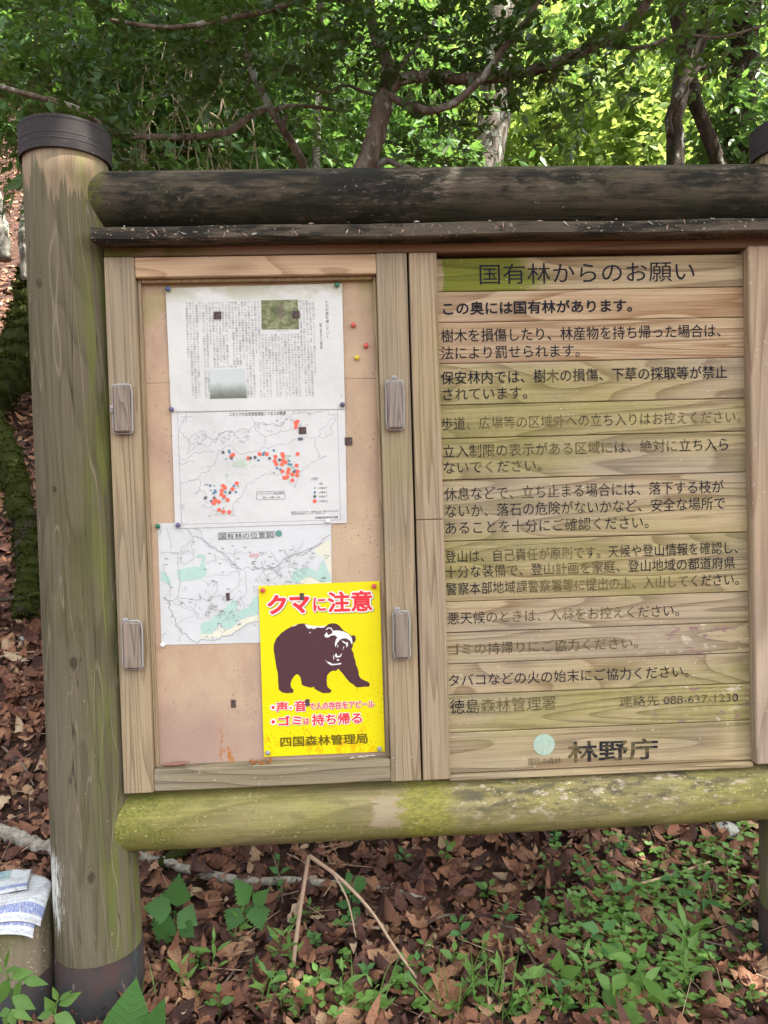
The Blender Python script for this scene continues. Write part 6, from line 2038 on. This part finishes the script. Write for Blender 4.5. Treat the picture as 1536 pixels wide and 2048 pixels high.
herb("lance_leaf_plant", "dense clump of narrow pointed leaves, the tallest in the right front", G(1375, 2000), .17, 6, .085, .024, L_LANCE, LM_HERB, 16, (.0, 0), whorl=3, elev=.5)
herb("lance_leaf_plant", "narrow leaved plant just left of the tall dense clump", G(1290, 2030), .13, 4, .10, .03, L_LANCE, LM_HERB, 17, (-.02, 0), whorl=2, elev=.3)
herb("lance_leaf_plant", "narrow leaved plant farther back, by the slate chip", G(1405, 1850), .11, 3, .075, .026, L_LANCE, LM_HERB_D, 18, (0, 0), whorl=2, elev=.15)
herb("serrated_plant", "saw edged dark plant in the middle of the green patch", G(1205, 1930), .09, 3, .065, .042, L_NETTLE, LM_HERB_D, 19, (0, 0), whorl=2, elev=.1)
herb("broad_leaf_plant", "oval leaved plant at the bottom edge under the feather leaved plant", G(1225, 2045), .07, 2, .075, .048, L_OVATE, LM_HERB, 20, (0, 0), whorl=3, elev=.3)
herb("leafy_sprout", "glossy leaved sprout alone in the bare litter under the beam's middle", G(975, 1800), .05, 3, .042, .028, L_OVATE, LM_HERB, 21, (0, -.03), elev=.2)
herb("leafy_sprout", "white flecked leaf sprout at the back of the green patch", G(1240, 1830), .06, 2, .055, .034, L_OVATE, LM_HERB_D, 22, (0, 0), whorl=3, elev=.3)

SEED = [  # px, py, kind (0 lance, 1 oval, 2 small toothed), height
    (470, 1905, 0, .07), (555, 1940, 0, .08), (600, 1960, 0, .10), (650, 1905, 2, .06), (690, 1880, 2, .06), (640, 1990, 1, .07), (560, 2000, 1, .06), (500, 1985, 2, .05), (430, 1960, 0, .09), (380, 2005, 0, .08),
    (400, 1940, 1, .05), (440, 2040, 1, .07), (520, 2035, 0, .08), (600, 2040, 1, .08), (680, 2030, 0, .09), (740, 1985, 1, .06), (770, 2040, 0, .08), (800, 1960, 1, .05), (835, 1990, 1, .07), (870, 2030, 0, .06), (850, 1930, 1, .05),
    (925, 1895, 1, .06), (905, 1945, 1, .06), (980, 1935, 1, .06), (935, 2010, 0, .09), (985, 2030, 0, .10), (1040, 2035, 0, .09), (1010, 1860, 1, .06), (1030, 1990, 2, .05), (880, 1725, 1, .05), (805, 1735, 1, .05),
    (1115, 1705, 2, .06), (1110, 1760, 1, .05), (1165, 1770, 1, .06), (1190, 1740, 1, .07), (1245, 1720, 2, .05), (1130, 2030, 1, .07), (1180, 1990, 0, .09), (1330, 1900, 1, .06), (1440, 1940, 2, .05), (1490, 1700, 1, .07),
    (1480, 1880, 2, .05), (1330, 1780, 1, .06), (1300, 1850, 0, .08), (1150, 1850, 1, .06), (1090, 1840, 1, .05), (700, 1690, 1, .05), (620, 1850, 1, .05)]
KN = ("narrow leaved seedling", "oval leaved seedling", "tiny toothed seedling")


def zone(px, py):
    a = "right of the left post's metal foot" if px < 560 else "around the foot of the bent dry stalk" if px < 830 else "in the open litter under the beam's middle" if px < 1100 else "in the green patch before the right post"
    return a + (", farther back" if py < 1860 else ", in front")


by = {}
for i, (px, py, k, h) in enumerate(SEED): by.setdefault((k, zone(px, py)), []).append((px, i))
LABEL = {}
ORD = ["leftmost", "second from left", "third from left", "fourth from left", "fifth from left", "sixth from left", "seventh from left", "eighth from left", "ninth from left"]
for (k, zn), lst in by.items():
    lst.sort()
    for r_, (px, i) in enumerate(lst):
        LABEL[i] = ("lone " if len(lst) == 1 else "rightmost " if r_ == len(lst) - 1 else ORD[r_] + " ") + KN[k] + " " + zn
for i, (px, py, k, h) in enumerate(SEED):
    b_ = G(px, py)
    if k == 0: herb("seedling", LABEL[i], b_, h * 1.1, 4, .055, .015, L_LANCE, LM_HERB, 400 + i, (rng.normal() * .02, rng.normal() * .015), 2, .45, True, "seedlings in the leaf litter")
    elif k == 1: herb("seedling", LABEL[i], b_, h, 3, .037, .022, L_OVATE, LM_HERB if i % 3 else LM_HERB_D, 400 + i, (rng.normal() * .02, rng.normal() * .015), 2, .25, True, "seedlings in the leaf litter")
    else: herb("seedling", LABEL[i], b_, h, 4, .026, .017, leaf_template(9, .25, .4, .12, .1, 1.1), LM_HERB_D, 400 + i, (rng.normal() * .02, rng.normal() * .015), 3, .3, True, "seedlings in the leaf litter")

# clover like cover and grass
g = np.random.default_rng(5)
pos = []
for _ in range(6500):
    px, py = g.uniform(560, 1536), g.uniform(1640, 2060)
    d1 = math.exp(-((px - 1230) / 130) ** 2 - ((py - 1860) / 90) ** 2) + .8 * math.exp(-((px - 1400) / 120) ** 2 - ((py - 1750) / 60) ** 2) + .55 * math.exp(-((px - 1330) / 150) ** 2 - ((py - 1950) / 80) ** 2)
    d1 += .22 * math.exp(-((py - 2040) / 45) ** 2) + .10 * math.exp(-((px - 640) / 120) ** 2 - ((py - 1960) / 60) ** 2)
    if g.random() < d1 * .52: pos.append(G(px, py))
pos = np.array(pos)
n = len(pos)
h = g.uniform(.015, .06, n)
c3, a3, n3, L3 = [], [], [], []
for i in range(n):
    top = pos[i] + np.array([g.normal() * .012, g.normal() * .012, h[i]])
    a0 = g.uniform(0, 6.28); k3 = 3 if g.random() < .75 else 2
    for q in range(k3):
        a = a0 + q * 6.283 / k3
        c3.append(top); a3.append((math.cos(a), math.sin(a), g.normal() * .25 + .1)); n3.append((g.normal() * .25, -.2 + g.normal() * .25, 1)); L3.append(g.uniform(.012, .027))
c3, a3, n3, L3 = map(np.array, (c3, a3, n3, L3))
v, f, k = scatter(L_ROUND[0], L_ROUND[1], c3, a3, n3, L3, L3 * .85)
o = mesh_obj("ground_cover", v, f, LM_HERB, None, False, tint=np.repeat(np.clip(g.normal(.75, .3, len(c3)), 0, 1.3), k))
finish(o, "low clover like leaves spreading over the litter before the right post", "ground cover", kind='stuff')
blade = ([(0, -.5, 0), (0, .5, 0), (.35, -.5, 0), (.35, .5, 0), (.7, -.4, 0), (.7, .4, 0), (1, -.04, 0), (1, .04, 0)], [(0, 2, 3, 1), (2, 4, 5, 3), (4, 6, 7, 5)])
pos, ax = [], []
for cx, cy, cnt, sp in ((895, 2040, 16, 25), (950, 1990, 8, 20), (1085, 2035, 10, 18), (1000, 2040, 16, 30), (700, 2040, 10, 30), (1190, 2030, 10, 30), (560, 2030, 6, 30), (1450, 1830, 10, 40), (330, 2020, 7, 25)):
    for _ in range(cnt):
        pos.append(G(cx + g.normal() * sp, cy + g.normal() * 8)); ax.append((g.normal() * .5, g.normal() * .4, 1.0))
pos, ax = np.array(pos), np.array(ax)
v, f, k = scatter(blade[0], blade[1], pos, ax, g.normal(size=(len(pos), 3)), g.uniform(.06, .15, len(pos)), .004, bend=g.uniform(.1, .7, len(pos)))
finish(mesh_obj("grass", v, f, LM_HERB, None, True, tint=np.repeat(g.uniform(.4, 1, len(pos)), k)), "thin grass blades rising among the front herbs", "grass", kind='stuff')

# ------------------------------------------------------------------ bits lying on the board
t_, w_ = np.linspace(0, 1, 9), None
rz = zs1 + 0.004
c0 = P(350, 1526, 0.02)
V, F = [], []
for i in range(12):
    for j in range(7):
        u = i / 11; a = (j / 6 - .5) * 4.2
        r_ = .006 * math.sin(math.pi * (u * .9 + .08)) ** .6 + .0008 * math.sin(26 * u)
        V.append((c0[0] - .03 + .066 * u, 0.018 + r_ * math.sin(a), zs1 + .0066 + r_ * -math.cos(a) + .003 * u))
for i in range(11):
    for j in range(6): F.append((i * 7 + j, i * 7 + j + 1, (i + 1) * 7 + j + 1, (i + 1) * 7 + j))
finish(mesh_obj("dried_leaf", V, F, plain("rolled_leaf", (0.33, 0.17, 0.13), 0.8, 0.2, .35, 120), None, True, origin=np.array(V).mean(0)), "rolled dead leaf lying in the lower left corner of the display case", "leaf")
g = np.random.default_rng(6)
mb = MB()
for i in range(26):
    p = np.array([P(498 + 46 * g.random(), 1522, .02)[0], .004 + .028 * g.random(), zs1 + .002 + .004 * g.random()])
    d = unit(g.normal(size=3)) * .006
    mb.add(*tube([p - d, p + g.normal(size=3) * .001, p + d], [.001, .0014, .0006], 5))
finish(mb.build("catkin_debris", plain("rusty_catkin", (0.42, 0.16, 0.05), 0.85, 0.15, .4, 200), None, True, origin=np.concatenate(mb.v).mean(0)), "crumbs of rusty catkins on the sill left of the yellow poster's foot", "debris", kind='stuff')
for i, (px, a, L_) in enumerate(((705, .1, .014), (722, -.4, .02), (735, .25, .018), (746, -.2, .012))):
    c0 = np.array([P(px, 1512, .012)[0], .012 + .003 * i, zs1 + .0045])
    d = np.array([math.cos(a), .2, math.sin(a) * .35]) * L_ / 2
    finish(MB().add(*tube([c0 - d, c0 + np.array([0, 0, .0015]), c0 + d], [.0013, .0016, .0008], 6)).build("bleached_splinter", plain("bleached_wood", (0.6, 0.55, 0.48), .8), None, True, origin=c0),
           ("leftmost", "second from left", "third from left", "rightmost")[i] + " bleached splinter on the sill below the yellow poster", "splinter", "splinters on the sill")
DB = plain("debris_tan", (0.4, 0.27, 0.2), .85, .2, .4, 200); DB2 = plain("debris_pale", (0.5, 0.5, 0.45), .85, .2, .3, 200)
for i in range(26):
    px = 210 + (1500 - 210) * (i + g.random()) / 26
    fr = g.random() < .5
    c0 = P(px, 460, -0.052)
    c0 = np.array([c0[0], -0.0525 if fr else -0.036 + .01 * g.random(), zd0 + .008 + .018 * g.random() if fr else zd1 + .006])
    a = g.uniform(0, 3.14); L_ = g.uniform(.006, .02)
    d = np.array([math.cos(a), 0 if fr else .3, math.sin(a) * (.8 if fr else .1)]) * L_ / 2
    finish(MB().add(*tube([c0 - d, c0 + g.normal(size=3) * .0012, c0 + d], [.0006, g.uniform(.0011, .0024), .0005], 6)).build("leaf_bit", DB if i % 3 else DB2, None, True, origin=c0),
           "tiny dried leaf bit stuck on the dark drip board", "debris", "dried bits on the drip board")

# fine twigs and stalks strewn through the litter
g = np.random.default_rng(44)
a_, b_ = [], []
for _ in range(520):
    x, y = g.uniform(-1.4, 1.8), -.3 + 2.6 * g.random() ** 1.2
    L_ = g.uniform(.03, .16); th = g.uniform(0, 6.28)
    p = np.array([x, y, float(Hgt(x, y)) + g.uniform(.015, .05)]); q = np.array([x + L_ * math.cos(th), y + L_ * math.sin(th), 0.0])
    q[2] = float(Hgt(q[0], q[1])) + g.uniform(.015, .06)
    a_.append(p); b_.append(q)
v, f = twig_mesh(np.array(a_), np.array(b_), .0016)
finish(mesh_obj("twig_litter", v, f, BK_STALK, None, False), "fine broken twigs and stalks mixed through the dead leaves", "twigs", kind='stuff')
